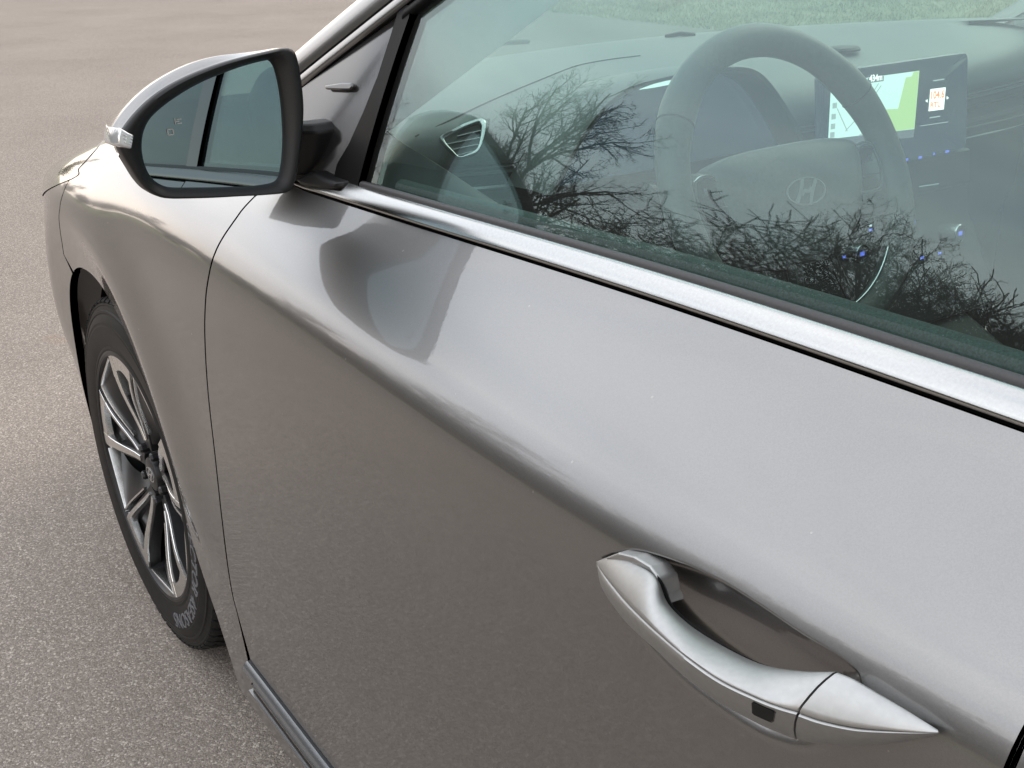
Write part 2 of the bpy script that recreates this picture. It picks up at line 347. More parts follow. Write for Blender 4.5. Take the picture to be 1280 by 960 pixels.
def grass_mesh():
    mb_v, mb_f = [], []; k = 0
    X = rng.uniform(3, 15, 60000); Y = -6.72 - rng.uniform(0, 1, 60000) ** 1.3 * 9
    for x, y in zip(X, Y):
        h = rng.uniform(.015, .045); a = rng.uniform(0, 6.28); wd = rng.uniform(.003, .006); lx, ly = rng.normal(0, .022, 2)
        c, s_ = math.cos(a) * wd, math.sin(a) * wd
        mb_v += [(x - c, y - s_, -.006), (x + c, y + s_, -.006), (x + lx, y + ly, h)]; mb_f.append((k, k + 1, k + 2)); k += 3
    return mb_v, mb_f
gv, gf = grass_mesh()
go = mobj('grass', gv, gf, M['grass'], smooth=False); go['kind'] = 'stuff'

def grit_mesh():
    V, F, k = [], [], 0; rg = np.random.default_rng(9)
    for _ in range(900):
        x, y = rg.uniform(-.6, 6), rg.uniform(.95, 4.5) if rg.random() < .6 else rg.uniform(-6, 4); r = rg.uniform(.0012, .0042)
        if -4.3 < x < .95 and abs(y) < .93: continue
        for d in ((1, 0, .2), (0, 1, .2), (-1, 0, .2), (0, -1, .2), (.2, .1, 1.)): V.append((x + d[0] * r * rg.uniform(.6, 1.3), y + d[1] * r * rg.uniform(.6, 1.3), .0004 + d[2] * r * .8))
        F += [(k, k + 1, k + 4), (k + 1, k + 2, k + 4), (k + 2, k + 3, k + 4), (k + 3, k, k + 4), (k + 3, k + 2, k + 1, k)]; k += 5
    return V, F
M['grit'] = grain(mat('grit', (.42, .38, .32), .9), 90, .5)
gv, gf = grit_mesh(); gt = mobj('gravel', gv, gf, M['grit'], smooth=False); gt['kind'] = 'stuff'

# ------------------------------------------------------------------ bare trees and shrubs behind the viewer (seen in the window and lacquer)
M['bark'] = grain(mat('bark', (.045, .036, .028), .9, spec=.2), 12, .35)
def branch_mesh(seed, height, trunk_r, levels, spread, nkid, bush=False):
    rg = np.random.default_rng(seed); segs = []
    def grow(p, d, ln, r, lv):
        k = 5 if lv < 2 else (4 if lv < 4 else 3); pts = [p]; rs = [r]
        for i in range(k):
            d = d + rg.normal(0, (.13 if lv < 3 else .2) if lv else .022, 3) + np.array([0, 0, .05 if lv < 3 else -.015]); d /= np.linalg.norm(d)
            p = p + d * ln / k; pts.append(p); rs.append(r * (1 - .62 * (i + 1) / k))
        segs.append((np.array(pts), np.array(rs), 6 if lv < 2 else (4 if lv < 3 else 3)))
        if lv >= levels: return
        n = nkid[min(lv, len(nkid) - 1)]
        for c in range(n):
            t = rg.uniform(.25 if lv else .22, 1.0); j = min(int(t * k), k - 1); q = pts[j] + (pts[j + 1] - pts[j]) * (t * k - j)
            dd = pts[j + 1] - pts[j]; dd = dd / np.linalg.norm(dd); a = rg.normal(0, 1, 3); a -= (a @ dd) * dd; a /= np.linalg.norm(a)
            an = rg.uniform(.5, 1.05) * spread; nd = dd * math.cos(an) + a * math.sin(an)
            grow(q, nd, ln * rg.uniform(.42, .68) * (1.05 - .35 * t), rs[j] * .62, lv + 1)
    if bush:
        for _ in range(nkid[0]):
            a = rg.uniform(0, 6.28); q = np.array([rg.normal(0, .55), rg.normal(0, .3), 0])
            grow(q, np.array([math.cos(a) * .35, math.sin(a) * .35, 1.]), height * rg.uniform(.55, .85), trunk_r, 1)
    else: grow(np.zeros(3), np.array([rg.normal(0, .02), rg.normal(0, .02), 1.]), height * .8, trunk_r, 0)
    mb = MB()
    for pts, rs, n in segs: mb.tube(pts, np.maximum(rs, .0035), n, False)
    V = np.vstack(mb.V); me = bpy.data.meshes.new('bare_branches'); me.from_pydata(V.tolist(), [], mb.F); me.materials.append(M['bark'])
    return me
tree_me = [branch_mesh(11, 6.2, .13, 4, 1.0, [22, 9, 6, 4]), branch_mesh(23, 5.6, .075, 4, 1.1, [24, 10, 7, 5]), branch_mesh(37, 6.6, .09, 4, .95, [22, 10, 7, 5])]
bush_me = [branch_mesh(5, 3.4, .022, 4, .8, [36, 8, 6, 4], True), branch_mesh(8, 3.0, .020, 4, .9, [38, 8, 6, 4], True)]
TOP = {m.name: float(np.percentile([v.co.z for v in m.vertices], 99)) for m in tree_me + bush_me}
def plant(name, me, az, dist, h, rz, label, cat_, group, lean=0., wide=1.):
    """az (degrees from the car's nose towards its left side) and distance from the driver's window, h = height in metres"""
    o = bpy.data.objects.new(name, me); a = R(az); o.location = (-1.2 + dist * math.cos(a), .8 + dist * math.sin(a), -.01)
    s_ = h / TOP[me.name]; o.scale = (s_ * wide, s_ * wide, s_); o.rotation_euler = (Matrix.Rotation(lean, 3, Vector((math.cos(a), math.sin(a), 0))) @ Matrix.Rotation(rz, 3, 'Z')).to_euler()
    o['label'] = label; o['category'] = cat_; o['group'] = group; return link(o)
for i, (az, d, h) in enumerate([(40.6, 12.6, 6.2), (53.8, 12.2, 5.6), (29.0, 24, 6.6), (33.5, 32, 6.2), (57.5, 13, 5.2), (66, 15, 5.0), (73, 18, 5.3), (82, 19, 5.2), (93, 20, 5.4), (17, 42, 6.5), (8, 46, 6.2), (105, 22, 6.), (-4, 50, 7)]):
    plant('bare_tree', tree_me[i % 3], az, d, h, 2.1 + i * 1.7, ('tall spreading bare tree mirrored dark at the middle of the side window' if i == 0 else 'bare tree mirrored low in the side window beneath the steering wheel' if i == 1 else 'bare winter tree standing in the row along the lot edge'), 'tree', 'bare trees along the lot edge', .14 if i == 0 else .10 if i == 1 else 0., .50 if i < 2 else .5)
for i, (az, d, h) in enumerate([(36, 14, 2.3), (37.5, 13.6, 2.6), (39, 13.6, 2.6), (40.5, 13.6, 2.7), (42, 13.4, 2.9), (43.5, 13.2, 3.0), (45, 13.2, 2.8), (46.5, 13.4, 2.8), (48.3, 13.2, 3.1), (50, 13, 3.3), (51.5, 12.8, 4.0), (53, 12.6, 4.1), (54.5, 12.5, 4.3), (56, 12.4, 4.6), (57.5, 12.3, 4.7), (59, 12.3, 4.7), (60.5, 12.4, 4.5), (62.5, 12.5, 4.3), (65, 13, 4.2), (68, 13.5, 4.2), (72, 14, 4.2), (77, 14.5, 4.2), (83, 15, 4.2), (90, 16, 4.4), (98, 17, 4.6), (34.5, 15, 2.6), (32.5, 17, 2.7), (30, 19, 2.7), (27.5, 21, 2.8), (24.5, 25, 3.0), (20, 34, 3.4), (14, 38, 3.4), (7, 42, 3.6), (-2, 46, 4.0)]):
    plant('bare_shrub', bush_me[i % 2], az, d, h, i * 2.3, 'leafless twiggy shrub in the dark row mirrored along the window bottom', 'shrub', 'leafless shrubs along the lot edge', wide=1.05)

# ================================================================== THE CAR
car = empty('car')
car['label'] = 'metallic grey hatchback car with chrome window strip and silver door handle'; car['category'] = 'car'

# ---- outer skin of the left flank: y = skin(x, z)
Yx = nspline([.95, .85, .72, .6, .45, .3, .15, 0, -.3, -.8, -1.5, -2.2, -2.8, -3.15, -3.4, -3.6],
             [.50, .615, .737, .811, .865, .893, .909, .917, .924, .930, .932, .931, .910, .865, .795, .68])
Zc = nspline([.95, .6, .3, 0, -.3, -.6, -.9, -1.2, -1.55, -2.2, -2.8, -3.4], [.66, .715, .765, .800, .825, .832, .828, .822, .836, .868, .895, .91])
Z2 = nspline([.95, .7, .5, .3, .1, -.1, -.3, -.5, -.62], [.66, .70, .752, .806, .848, .876, .895, .912, .93])
THI, KS, W0, T2, K2 = .63, .0090, -.001, 2.4, .011
WX, WZ, WR = 0.0, .316, .316
def zbelt(x): return .9215 + .029 * (-.75 - np.asarray(x, float))
# handle cup outline in the photograph -> (x, z) on the door
_w = np.arange(-.9, .5, .0002)
_T = 1.30 / (1 + np.exp(-(_w - .0170) / .0140)) * (1 - .42 * sstep((_w - .056) / .075)) + .012
_D = np.cumsum(_T) * .0002; _D -= np.interp(-.05, _w, _D)
def shoulder(w_): return np.interp(w_, _w, _D)                  # how far the flank has drawn in, w above the crease
def base_skin(x, z):
    x = np.asarray(x, float); z = np.asarray(z, float); zc = Zc(x)
    y = Yx(x) - shoulder(z - zc) - .010 * (z - .62) - .10 * .05 * splus((.50 - z) / .05)
    act = sstep((x + .68) / .10)                     # the wing rolls over towards the bonnet
    y = y - act * T2 * K2 * splus((z - Z2(np.maximum(x, -.62))) / K2)
    for cx in (WX, -2.70):                           # wheel arch flares with a soft ridge
        r = np.hypot(x - cx, z - .33); ridge = .432; a = .5 + .5 * np.tanh((z - .42) / .07)
        out = .013 * np.exp(-np.maximum(r - ridge, 0) ** 2 / .075 ** 2)
        kk = .0065; inn = .24 * kk * splus((ridge - r) / kk)
        y = y + np.where(r < .75, a * (out - np.minimum(inn, .03)), 0)
    return y
cup_px = [(752, 697), (772, 690), (800, 689), (850, 704), (900, 727), (950, 758), (1000, 792), (1036, 814), (1060, 831), (1074, 850), (1068, 886), (1020, 924), (962, 914), (905, 880), (855, 842), (808, 794), (772, 745)]
cup = np.array([onsurf(a, b, base_skin)[[0, 2]] for a, b in cup_px])
cup = np.vstack([cat(np.vstack([cup, cup[:1]]), 241)[:-1]]); cup_axis = (onsurf(750, 712, base_skin)[[0, 2]], onsurf(1062, 868, base_skin)[[0, 2]])
def cup_depth(x, z):
    x = np.asarray(x, float); z = np.asarray(z, float); sh = x.shape; xf, zf = x.ravel(), z.ravel(); d = np.zeros(len(xf))
    k = (xf < -1.2) & (xf > -1.56) & (zf > .70) & (zf < .90)
    if k.any():
        dd = dpoly(xf[k], zf[k], cup); i = inpoly(xf[k], zf[k], cup)
        s = np.where(i, dd, -dd)
        ax0, ax1 = cup_axis; tt = ax1 - ax0; tt = tt / np.linalg.norm(tt); up = (xf[k] - ax0[0]) * -tt[1] + (zf[k] - ax0[1]) * tt[0]
        up = up if tt[0] > 0 else -up; m = sstep((up + .012) / .024)
        q1 = np.clip((s + .0014) / .018, 0, 1); hi = (1 - (1 - q1) ** 2.2) * sstep((s + .0014) / .0056 + .0)
        lo = sstep((s + .010) / .034); d[k] = .024 * (m * hi + (1 - m) * lo)
    return d.reshape(sh)
def skin(x, z): return base_skin(x, z) - cup_depth(x, z)
def skin_n(x, z, sf=skin, h=4e-4):
    gx = (sf(x + h, z) - sf(x - h, z)) / (2 * h); gz = (sf(x, z + h) - sf(x, z - h)) / (2 * h)
    n = np.stack([-gx, np.ones_like(gx), -gz], 1); return n / np.linalg.norm(n, axis=1)[:, None]
def panel(name, poly, sf, m, parent, h=.012, fine=None, lip=.014, off=0., thick=None, loops=None):
    """sheet metal cut to an outline in (x, z), lying on the surface y = sf(x, z), with a turned-in edge"""
    poly = densify(poly, h * .6); n0 = len(poly); pts = [poly]
    regs = [(poly[:, 0].min(), poly[:, 0].max(), poly[:, 1].min(), poly[:, 1].max(), h, None)] + [(*f, None) for f in (fine or [])]
    used = []
    for k, (xa, xb, za, zb, hh, _) in enumerate(regs):
        gx, gz = np.meshgrid(np.arange(xa + hh / 2, xb, hh), np.arange(za + hh / 2, zb, hh)); gx[1::2] += hh / 2; gx, gz = gx.ravel(), gz.ravel()
        ok = inpoly(gx, gz, poly) & (dpoly(gx, gz, poly) > min(hh, h) * .35)
        for (a, b, c, d, h2, _) in regs[k + 1:]: ok &= ~((gx > a) & (gx < b) & (gz > c) & (gz < d))
        pts.append(np.stack([gx[ok], gz[ok]], 1))
    CE = [(i, (i + 1) % n0) for i in range(n0)]
    if loops is not None:
        band = np.vstack(loops); keep = dpoly(pts[-1][:, 0], pts[-1][:, 1], loops[len(loops) // 2]) > .0068; pts[-1] = pts[-1][keep]
        base = sum(len(q) for q in pts)
        for lp in loops: pts.append(lp); CE += [(base + i, base + (i + 1) % len(lp)) for i in range(len(lp))]; base += len(lp)
    P = np.vstack(pts)
    r = delaunay_2d_cdt([Vector(p) for p in P], CE, [], 1, 1e-7)
    Q = np.array([(v.x, v.y) for v in r[0]]); F = []
    for f in r[2]:
        a, b, c = (Q[i] for i in f[:3])
        F.append(tuple(f) if (b[0] - a[0]) * (c[1] - a[1]) - (b[1] - a[1]) * (c[0] - a[0]) < 0 else tuple(f)[::-1])
    Y = sf(Q[:, 0], Q[:, 1]) + off; Nn = skin_n(Q[:, 0], Q[:, 1], sf)
    V = [np.stack([Q[:, 0], Y, Q[:, 1]], 1)]; NN = [Nn]; n = len(Q)
    e = poly; yb = sf(e[:, 0], e[:, 1]) + off; nb = skin_n(e[:, 0], e[:, 1], sf); tg = np.roll(e, -1, 0) - np.roll(e, 1, 0); tg /= np.linalg.norm(tg, axis=1)[:, None] + 1e-12
    area = .5 * np.sum(e[:, 0] * np.roll(e[:, 1], -1) - np.roll(e[:, 0], -1) * e[:, 1]); sg = 1 if area > 0 else -1
    on = np.stack([tg[:, 1] * sg, np.zeros(n0), -tg[:, 0] * sg], 1); rr = .0016     # outward in the sheet
    b3 = np.stack([e[:, 0], yb, e[:, 1]], 1)
    dirs = [(0, 0, nb), (rr * .7, rr * .3, nb * .7 + on * .7), (rr, rr, on), (rr, lip, on)]
    for (o_, d_, nn) in dirs: V.append(b3 + on * o_ - nb * d_); NN.append(nn / np.linalg.norm(nn, axis=1)[:, None])
    for k in range(3):
        A, B = n + k * n0, n + (k + 1) * n0
        for i in range(n0):
            j = (i + 1) % n0; q = (A + i, A + j, B + j, B + i); F.append(q if sg < 0 else q[::-1])
    return mobj(name, np.vstack(V), F, m, parent, nrm=np.vstack(NN))
RIGHT = []                                           # what the far flank repeats mirrored
def both(o): RIGHT.append(o); return o

# ---- panel outlines
shut_px = [(318, 246), (303, 262), (290, 280), (268, 318), (261, 345), (257, 375), (256, 420), (260, 490), (270, 580), (280, 670), (290, 740), (297, 768)]
shut = np.array([onsurf(a, b, base_skin)[[0, 2]] for a, b in shut_px]); shut = cat(shut, 40)
DR = -1.5555                                          # rear edge of the front door
door_top = [(x, float(zbelt(x)) - .0002) for x in np.linspace(shut[0, 0] - .012, DR, 40)]
door_poly = [(x - .002, z) for x, z in shut[::-1]] + door_top + [(DR, z) for z in np.linspace(.93, .27, 20)] + [(x, .270) for x in np.linspace(DR + .02, shut[-1, 0] - .012, 20)]
ctg = np.roll(cup, -1, 0) - np.roll(cup, 1, 0); ctg /= np.linalg.norm(ctg, axis=1)[:, None]; cnr = np.stack([-ctg[:, 1], ctg[:, 0]], 1)
if not inpoly(*(cup[:1] + cnr[:1] * .003).T, cup)[0]: cnr = -cnr
cup_loops = [cup + cnr * o_ for o_ in (-.0060, -.0035, -.0016, -.0004, .0008, .0020, .0034, .0055)]
door = panel('front_door', door_poly, skin, M['paint'], car, .014, [(-1.54, -.45, .76, .90, .008), (-1.535, -1.235, .752, .872, .0022)], loops=cup_loops)
both(door)
arch = [((.346 + .010 * math.exp(-((math.degrees(a) - 120) / 32) ** 2)) * math.cos(a), .33 + (.346 + .010 * math.exp(-((math.degrees(a) - 120) / 32) ** 2)) * math.sin(a)) for a in np.linspace(R(-8), R(158), 60)]
arch += [(-.350, .38), (-.374, .32), (-.396, .27), (-.412, .22), (-.427, .160)]
seam_px = [(80, 318), (76, 292), (75, 262), (79, 243), (86, 227), (97, 213), (108, 200), (119, 186), (128, 175)]
seam = np.array([onsurf(a, b, base_skin)[[0, 2]] for a, b in seam_px]); print('seam', np.round(seam, 3).tolist())
top = [(x, float(Z2(x)) + .018) for x in np.linspace(seam[-1, 0] - .03, -.56, 30)]
fl = seam[0]
k_a = int(np.argmin([math.hypot(a[0] - fl[0], a[1] - fl[1]) for a in arch[:60]]))
fender_poly = arch[::-1][:len(arch) - k_a] + [tuple(p) for p in seam] + top + [(shut[0, 0] + .02, shut[0, 1] + .012)] + [(x + .002, z) for x, z in shut] + [(shut[-1, 0] + .003, .225), (-.452, .160)]
fender = panel('front_fender', fender_poly, base_skin, M['paint'], car, .013, [(-.5, .3, .70, .90, .009)]); both(fender)
# headlight fills the space in front of the seam, bumper below it
hl = [(seam[-1, 0] + .004, seam[-1, 1] + .003)] + [(seam[i, 0] + .004, seam[i, 1] + .002) for i in (7, 6, 5, 4)] + [(.42, .715), (.60, .69), (.80, .665), (.84, .70), (.76, .735), (.62, .775), (.45, .822), (.32, .850), (.24, .868)]
def ccw(p): return p
def smooth_poly(p, n=80): p = np.array(p); return cat(np.vstack([p, p[:1]]), n)[:-1]
headlight = panel('headlight', smooth_poly(hl, 90), base_skin, M['head_lens'], car, .014, off=.001); both(headlight)
bump_poly = [(seam[i, 0] + .004, seam[i, 1]) for i in (4, 3, 2, 1, 0)] + arch[:k_a][::-1] + [(.345, .25), (.36, .17), (.60, .17), (.78, .20), (.86, .30), (.87, .5), (.85, .64), (.60, .682), (.42, .706)]
bumper = panel('front_bumper', bump_poly, base_skin, M['paint'], car, .016); both(bumper)
# sill: molding strip with bright lines, painted rocker
rk0, rk1 = shut[-1, 0] - .002, -2.33
sill_y = lambda x: base_skin(x, np.full_like(np.asarray(x, float), .29))
xs = np.linspace(rk0, rk1, 60)
def sweep(name, prof, m, parent, xs, yf, zf, sharp=30, fade=None):
    """profile of (dy, dz) swept along the flank"""
    rings = []
    for i, x in enumerate(xs):
        s = 1 if fade is None else fade(x)
        rings.append([(x, float(yf(x)) + dy * s, float(zf(x)) + dz * s) for dy, dz in prof])
    return MB().loft(rings).build(name, m, parent, sharp=sharp)
zs0 = lambda x: 0.0
mold = sweep('sill_molding', [(-.02, .262), (.000, .2635), (.006, .259), (.008, .252), (.005, .246), (-.001, .240), (-.004, .225), (-.002, .222), (-.005, .218), (-.03, .218)], M['black'], car, np.linspace(rk0, rk1, 80), sill_y, zs0, 40); both(mold)
M['sill_trim'] = mat('sill_trim', (.17, .175, .18), .22, .55, .5)
mold.data.materials[0] = M['sill_trim']
both(sweep('sill_strip', [(-.003, .2165), (.0035, .2165), (.0042, .2145), (.0035, .2125), (-.003, .2125)], M['chrome'], car, xs, sill_y, zs0))
both(panel('side_sill', [(-.4555, .2115)] + [(x, .2115) for x in np.linspace(-.5, rk1, 20)] + [(rk1, .158), (-.4555, .158)], base_skin, M['paint'], car, .02, lip=.03))
# ---- belt line: rubber gap, chrome strip, grey seal
def belt_y(x): return Yx(x) - shoulder(zbelt(x) - Zc(x)) - .010 * (zbelt(x) - .62)
_gx = [0, -.35, -.6, -.8, -1.0, -1.2, -1.4, -1.6, -1.8, -2.1, -2.4, -2.7, -3.0, -3.3]; glass_base = nspline(_gx, [float(belt_y(x)) - (.022 if x < -2.9 else 0) for x in _gx])
def glass_y(x, z):
    s = np.asarray(z, float) - zbelt(x) - .022; return glass_base(x) - .0190 - .364 * s - .39 * s * s
by = lambda x: base_skin(x, zbelt(x))
xb = np.concatenate([np.linspace(-.60, -.76, 24), np.linspace(-.78, -2.55, 90)])
fd = lambda x: float(.35 + .65 * sstep((-.60 - x) / .12))
both(sweep('belt_gap', [(-.020, .000), (-.005, -.001), (-.0045, .003), (-.02, .004)], M['void'], car, xb, by, zbelt))
chr_prof = [(-.016, .0026), (-.0015, .0024), (.0008, .0029), (.0016, .0042), (.0012, .0060), (-.0002, .0080), (-.0024, .0104), (-.0054, .0131), (-.0086, .0154), (-.0120, .0170), (-.0155, .0175), (-.022, .0168)]
chrome = sweep('belt_chrome_strip', chr_prof, M['chrome'], car, xb, by, zbelt, 50, fd); both(chrome)
both(sweep('belt_seal', [(-.0208, .0150), (-.0145, .0168), (-.0148, .0190), (-.0160, .0208), (-.0185, .0216), (-.0208, .0212)], M['seal'], car, np.linspace(-.70, -2.5, 60), by, zbelt, 50, fd))

both(sweep('inner_belt_strip', [(-.0262, .012), (-.0262, .0225), (-.0285, .0262), (-.0335, .0285), (-.0385, .0270), (-.040, .020)], M['belt_felt'], car, np.linspace(-.80, -2.4, 60), by, zbelt, 60))

# ---- glass-house: sail panel, sash, window frame, side glass, pillar
def gpt(px, py, off=0): return onsurf(px, py, glass_y, off)[[0, 2]]
g1, g2 = gpt(376, 93), gpt(492, 0); sl = (g2 - g1) / (g2[0] - g1[0])
railx = nspline([-.30, g1[0], g2[0], -1.0, -1.25, -1.6, -2.1, -2.6, -3.0, -3.25],
                [g1[1] + sl[1] * (-.30 - g1[0]), g1[1], g2[1], g2[1] + sl[1] * (-1.0 - g2[0]) - .012, 1.318, 1.378, 1.385, 1.315, 1.20, 1.10])
FW = .021                                             # painted window frame width (height above the seal)
sash_top = gpt(514, 27); sash_bot = gpt(452, 232)
def seal_z(x): return railx(x) - FW - .016
win_front = [tuple(sash_bot + (sash_top - sash_bot) * t) for t in np.linspace(0, 1, 14)]
wx = np.linspace(sash_top[0] - .006, -1.535, 50)
win_poly = [(x, float(zbelt(x)) + .0185) for x in np.linspace(-1.535, sash_bot[0], 40)] + win_front + [(x, float(seal_z(x)) + .006) for x in wx]
def pane(name, poly, sf, m, parent, h=.03, thick=.0035, off=0.):
    """solid pane: outer sheet, inner sheet and edge"""
    poly = densify(poly, h); gx, gz = np.meshgrid(np.arange(poly[:, 0].min(), poly[:, 0].max(), h), np.arange(poly[:, 1].min(), poly[:, 1].max(), h)); gx, gz = gx.ravel(), gz.ravel()
    ok = inpoly(gx, gz, poly) & (dpoly(gx, gz, poly) > h * .35); P = np.vstack([poly, np.stack([gx[ok], gz[ok]], 1)]); n0 = len(poly)
    r = delaunay_2d_cdt([Vector(p) for p in P], [(i, (i + 1) % n0) for i in range(n0)], [], 1, 1e-7)
    Q = np.array([(v.x, v.y) for v in r[0]]); Nn = skin_n(Q[:, 0], Q[:, 1], sf); A = np.stack([Q[:, 0], sf(Q[:, 0], Q[:, 1]) + off, Q[:, 1]], 1); B = A - Nn * thick; n = len(Q)
    F = []
    for f in r[2]:
        a, b, c = (Q[i] for i in f[:3]); t = tuple(f) if (b[0] - a[0]) * (c[1] - a[1]) - (b[1] - a[1]) * (c[0] - a[0]) < 0 else tuple(f)[::-1]
        F += [t, tuple(i + n for i in t[::-1])]
    e = poly; area = .5 * np.sum(e[:, 0] * np.roll(e[:, 1], -1) - np.roll(e[:, 0], -1) * e[:, 1])
    V = [A, B, A[:n0], B[:n0]]; NN = [Nn, -Nn]; tg = np.roll(e, -1, 0) - np.roll(e, 1, 0); tg /= np.linalg.norm(tg, axis=1)[:, None] + 1e-12; sg = 1 if area > 0 else -1
    on = np.stack([tg[:, 1] * sg, np.zeros(n0), -tg[:, 0] * sg], 1); NN += [on, on]
    for i in range(n0):
        j = (i + 1) % n0; q = (2 * n + i, 2 * n + j, 2 * n + n0 + j, 2 * n + n0 + i); F.append(q if sg < 0 else q[::-1])
    return mobj(name, np.vstack(V), F, m, parent, nrm=np.vstack(NN))
side_glass = pane('side_window', win_poly, glass_y, M['side_glass'], car, off=-.004); both(side_glass)
# black sash post between sail and window
sl_t, sl_b = gpt(500, 8), gpt(405, 232)
sash_poly = [tuple(sash_bot + np.array([.002, -.012])), tuple(sash_top + np.array([.0015, .004])), tuple(gpt(517, 8)), tuple(gpt(505, 2)), tuple(gpt(492, 45)), tuple(gpt(476, 95)), tuple(gpt(458, 140)), tuple(gpt(440, 180)), tuple(gpt(425, 205)), tuple(gpt(418, 234))]
sash = panel('window_sash_post', sash_poly, glass_y, M['sash'], car, .012, off=.0035); both(sash)
sail_poly = [(x, float(railx(x)) - FW - .002) for x in np.linspace(-.47, gpt(497, 26)[0], 16)] + [tuple(gpt(a - 1, b)) for a, b in [(492, 45), (476, 95), (458, 140), (440, 180), (425, 205), (417, 233)]] + [(-.62, float(zbelt(-.62)) + .006), (-.50, float(zbelt(-.5)) + .012)]
SA, SB = gpt(494, 22), gpt(393, 188); SNV = np.array([SB[1] - SA[1], SA[0] - SB[0]]); SNV /= np.linalg.norm(SNV); SNV = SNV if SNV[1] < 0 else -SNV
def sail_y(x, z):
    # the panel swells towards its rear lower corner where the mirror foot sits
    s = (np.asarray(x) + .74) * -.60 + (np.asarray(z) - .965) * -.75; tl_ = (np.asarray(z) - 1.0) * -.085
    s2 = (np.asarray(x, float) - SA[0]) * SNV[0] + (np.asarray(z, float) - SA[1]) * SNV[1]
    return glass_y(x, z) + .0055 - .20 * .010 * splus(s2 / .010) + tl_ + .045 * .05 * splus((s + .015) / .025)
sail = panel('sail_panel', sail_poly, sail_y, M['sail'], car, .008); both(sail)
# the small raised tab on the sail panel
tp = [onsurf(a, b, sail_y, .006) for a, b in [(405, 106), (425, 103), (438, 103), (441, 107), (437, 113), (424, 113), (406, 112)]]
both(MB().prism(tp, (0.002, -.016, -.002)).build('sail_tab', M['sail'], car, bevel=.0022, seg=3))
# painted frame above the sail and the window, black seal below it, pillar outside it
xf = np.concatenate([np.linspace(-.44, -1.0, 40), np.linspace(-1.02, -3.05, 60)])
def band(name, z0, z1, off, m, xs, thick=.016, crown=.0025):
    rings = []
    for x in xs:
        a, b = float(z0(x)), float(z1(x)); P = []
        for t in np.linspace(0, 1, 7):
            z = a + (b - a) * t; P.append((x, float(glass_y(x, z)) + off + crown * 4 * t * (1 - t) - (.0015 if t in (0, 1) else 0), z))
        P += [(x, float(glass_y(x, b)) - thick, b), (x, float(glass_y(x, a)) - thick, a)]; rings.append(P)
    return both(MB().loft(rings).build(name, m, car, sharp=50))
frame = band('window_frame', lambda x: railx(x) - FW, lambda x: railx(x) - .0035, .006, M['paint'], xf)
band('window_seal', lambda x: seal_z(x), lambda x: railx(x) - FW - .0015, .003, M['sash'], np.linspace(sash_top[0] + .012, -3.0, 60))
band('pillar_gap', lambda x: railx(x) - .006, lambda x: railx(x) + .004, -.006, M['void'], xf)
# A pillar and cant rail: bright rolled strip
def pil(x):
    z = float(railx(x)); y = float(glass_y(x, z)) + .004
    a = np.array([x, y, z]); c = np.array([x + .010, y + .004, z + .024]); e = np.array([x + .020, y - .040, z + .040]); return a, c, e
def bez(a, c, e, t): return a * (1 - t) ** 2 + 2 * c * t * (1 - t) + e * t * t
xp = np.concatenate([np.linspace(-.34, -1.0, 40), np.linspace(-1.03, -3.2, 50)])
rings = []
for x in xp:
    a, c, e = pil(x); P = [a + np.array([0, -.02, -.002])] + [bez(a, c, e, t) for t in np.linspace(0, 1, 12)] + [e + np.array([-.004, -.012, -.030])]
    rings.append(P)
both(MB().loft(rings).build('front_pillar', M['paint'], car, sharp=60))
# windscreen, roof
def wrow(t):
    x = -.335 + (-1.27 + .335) * t; a, c, e = pil(x); return e + np.array([-.002, -.003, -.003])
rows = []
for t in np.linspace(0, 1, 24):
    e = wrow(t); u = np.linspace(-1, 1, 41); bul = (.215 * (1 - t) + .11 * t)
    rows.append(np.stack([e[0] + bul * (1 - u ** 2), e[1] * -u, e[2] + (.004 + .035 * t) * (1 - u ** 2)], 1))
rows = np.array(rows)
mb = MB(); mb.grid(rows); inner = rows - np.array([.0025, 0, .004]); mb.grid(inner, flip=True)
for s_ in (rows[0], rows[-1]): pass
mb.build('windscreen', M['wind_glass'], car, sharp=80, recalc=False)
rr_ = []
for x in np.linspace(-1.272, -3.05, 30):
    a, c, e = pil(x); u = np.linspace(-1, 1, 25); t0 = sstep((-1.27 - x) / .5)
    rr_.append(np.stack([e[0] + .11 * (1 - t0) * (1 - u ** 2), e[1] * -u, e[2] + .001 + .04 * (1 - u ** 2)], 1))
rr_ = np.array(rr_); mb = MB(); mb.grid(rr_); mb.grid(rr_ - np.array([0, 0, .03]), flip=True); mb.build('roof', [M['paint']], car, sharp=80, recalc=False)
M['liner'] = grain(mat('headliner', (.45, .44, .42), .9), 300, .08)
MB().grid(rr_ - np.array([0, 0, .036]), flip=True).build('headliner', M['liner'], car, recalc=False)
# bonnet and cowl
rows = []
for x in np.linspace(-.30, .86, 36):
    z = float(Z2(x)) + .018 if x > -.56 else .93; y = float(base_skin(x, z)) - .004; u = np.linspace(-1, 1, 31)
    rows.append(np.stack([x + .06 * (1 - u ** 2) * sstep((x - .2) / .6), y * -u, z + .001 + (.055 - .02 * sstep((x - .3) / .6)) * (1 - u ** 2) ** .9], 1))
rows = np.array(rows); mb = MB(); mb.grid(rows); mb.grid(rows - np.array([0, 0, .02]), flip=True); mb.build('hood', M['paint'], car, sharp=80, recalc=False)
mb = MB(); u = np.linspace(-1, 1, 41); e = wrow(0)
mb.grid([np.stack([-.30 + .0 * u, .80 * -u, .918 + .055 * (1 - u ** 2) - .02], 1), np.stack([e[0] + .215 * (1 - u ** 2) + .02, e[1] * -u, e[2] - .012 + 0 * u], 1), np.stack([e[0] + .215 * (1 - u ** 2) - .01, e[1] * -u, e[2] - .010 + 0 * u], 1)]); mb.build('cowl_panel', M['black'], car)
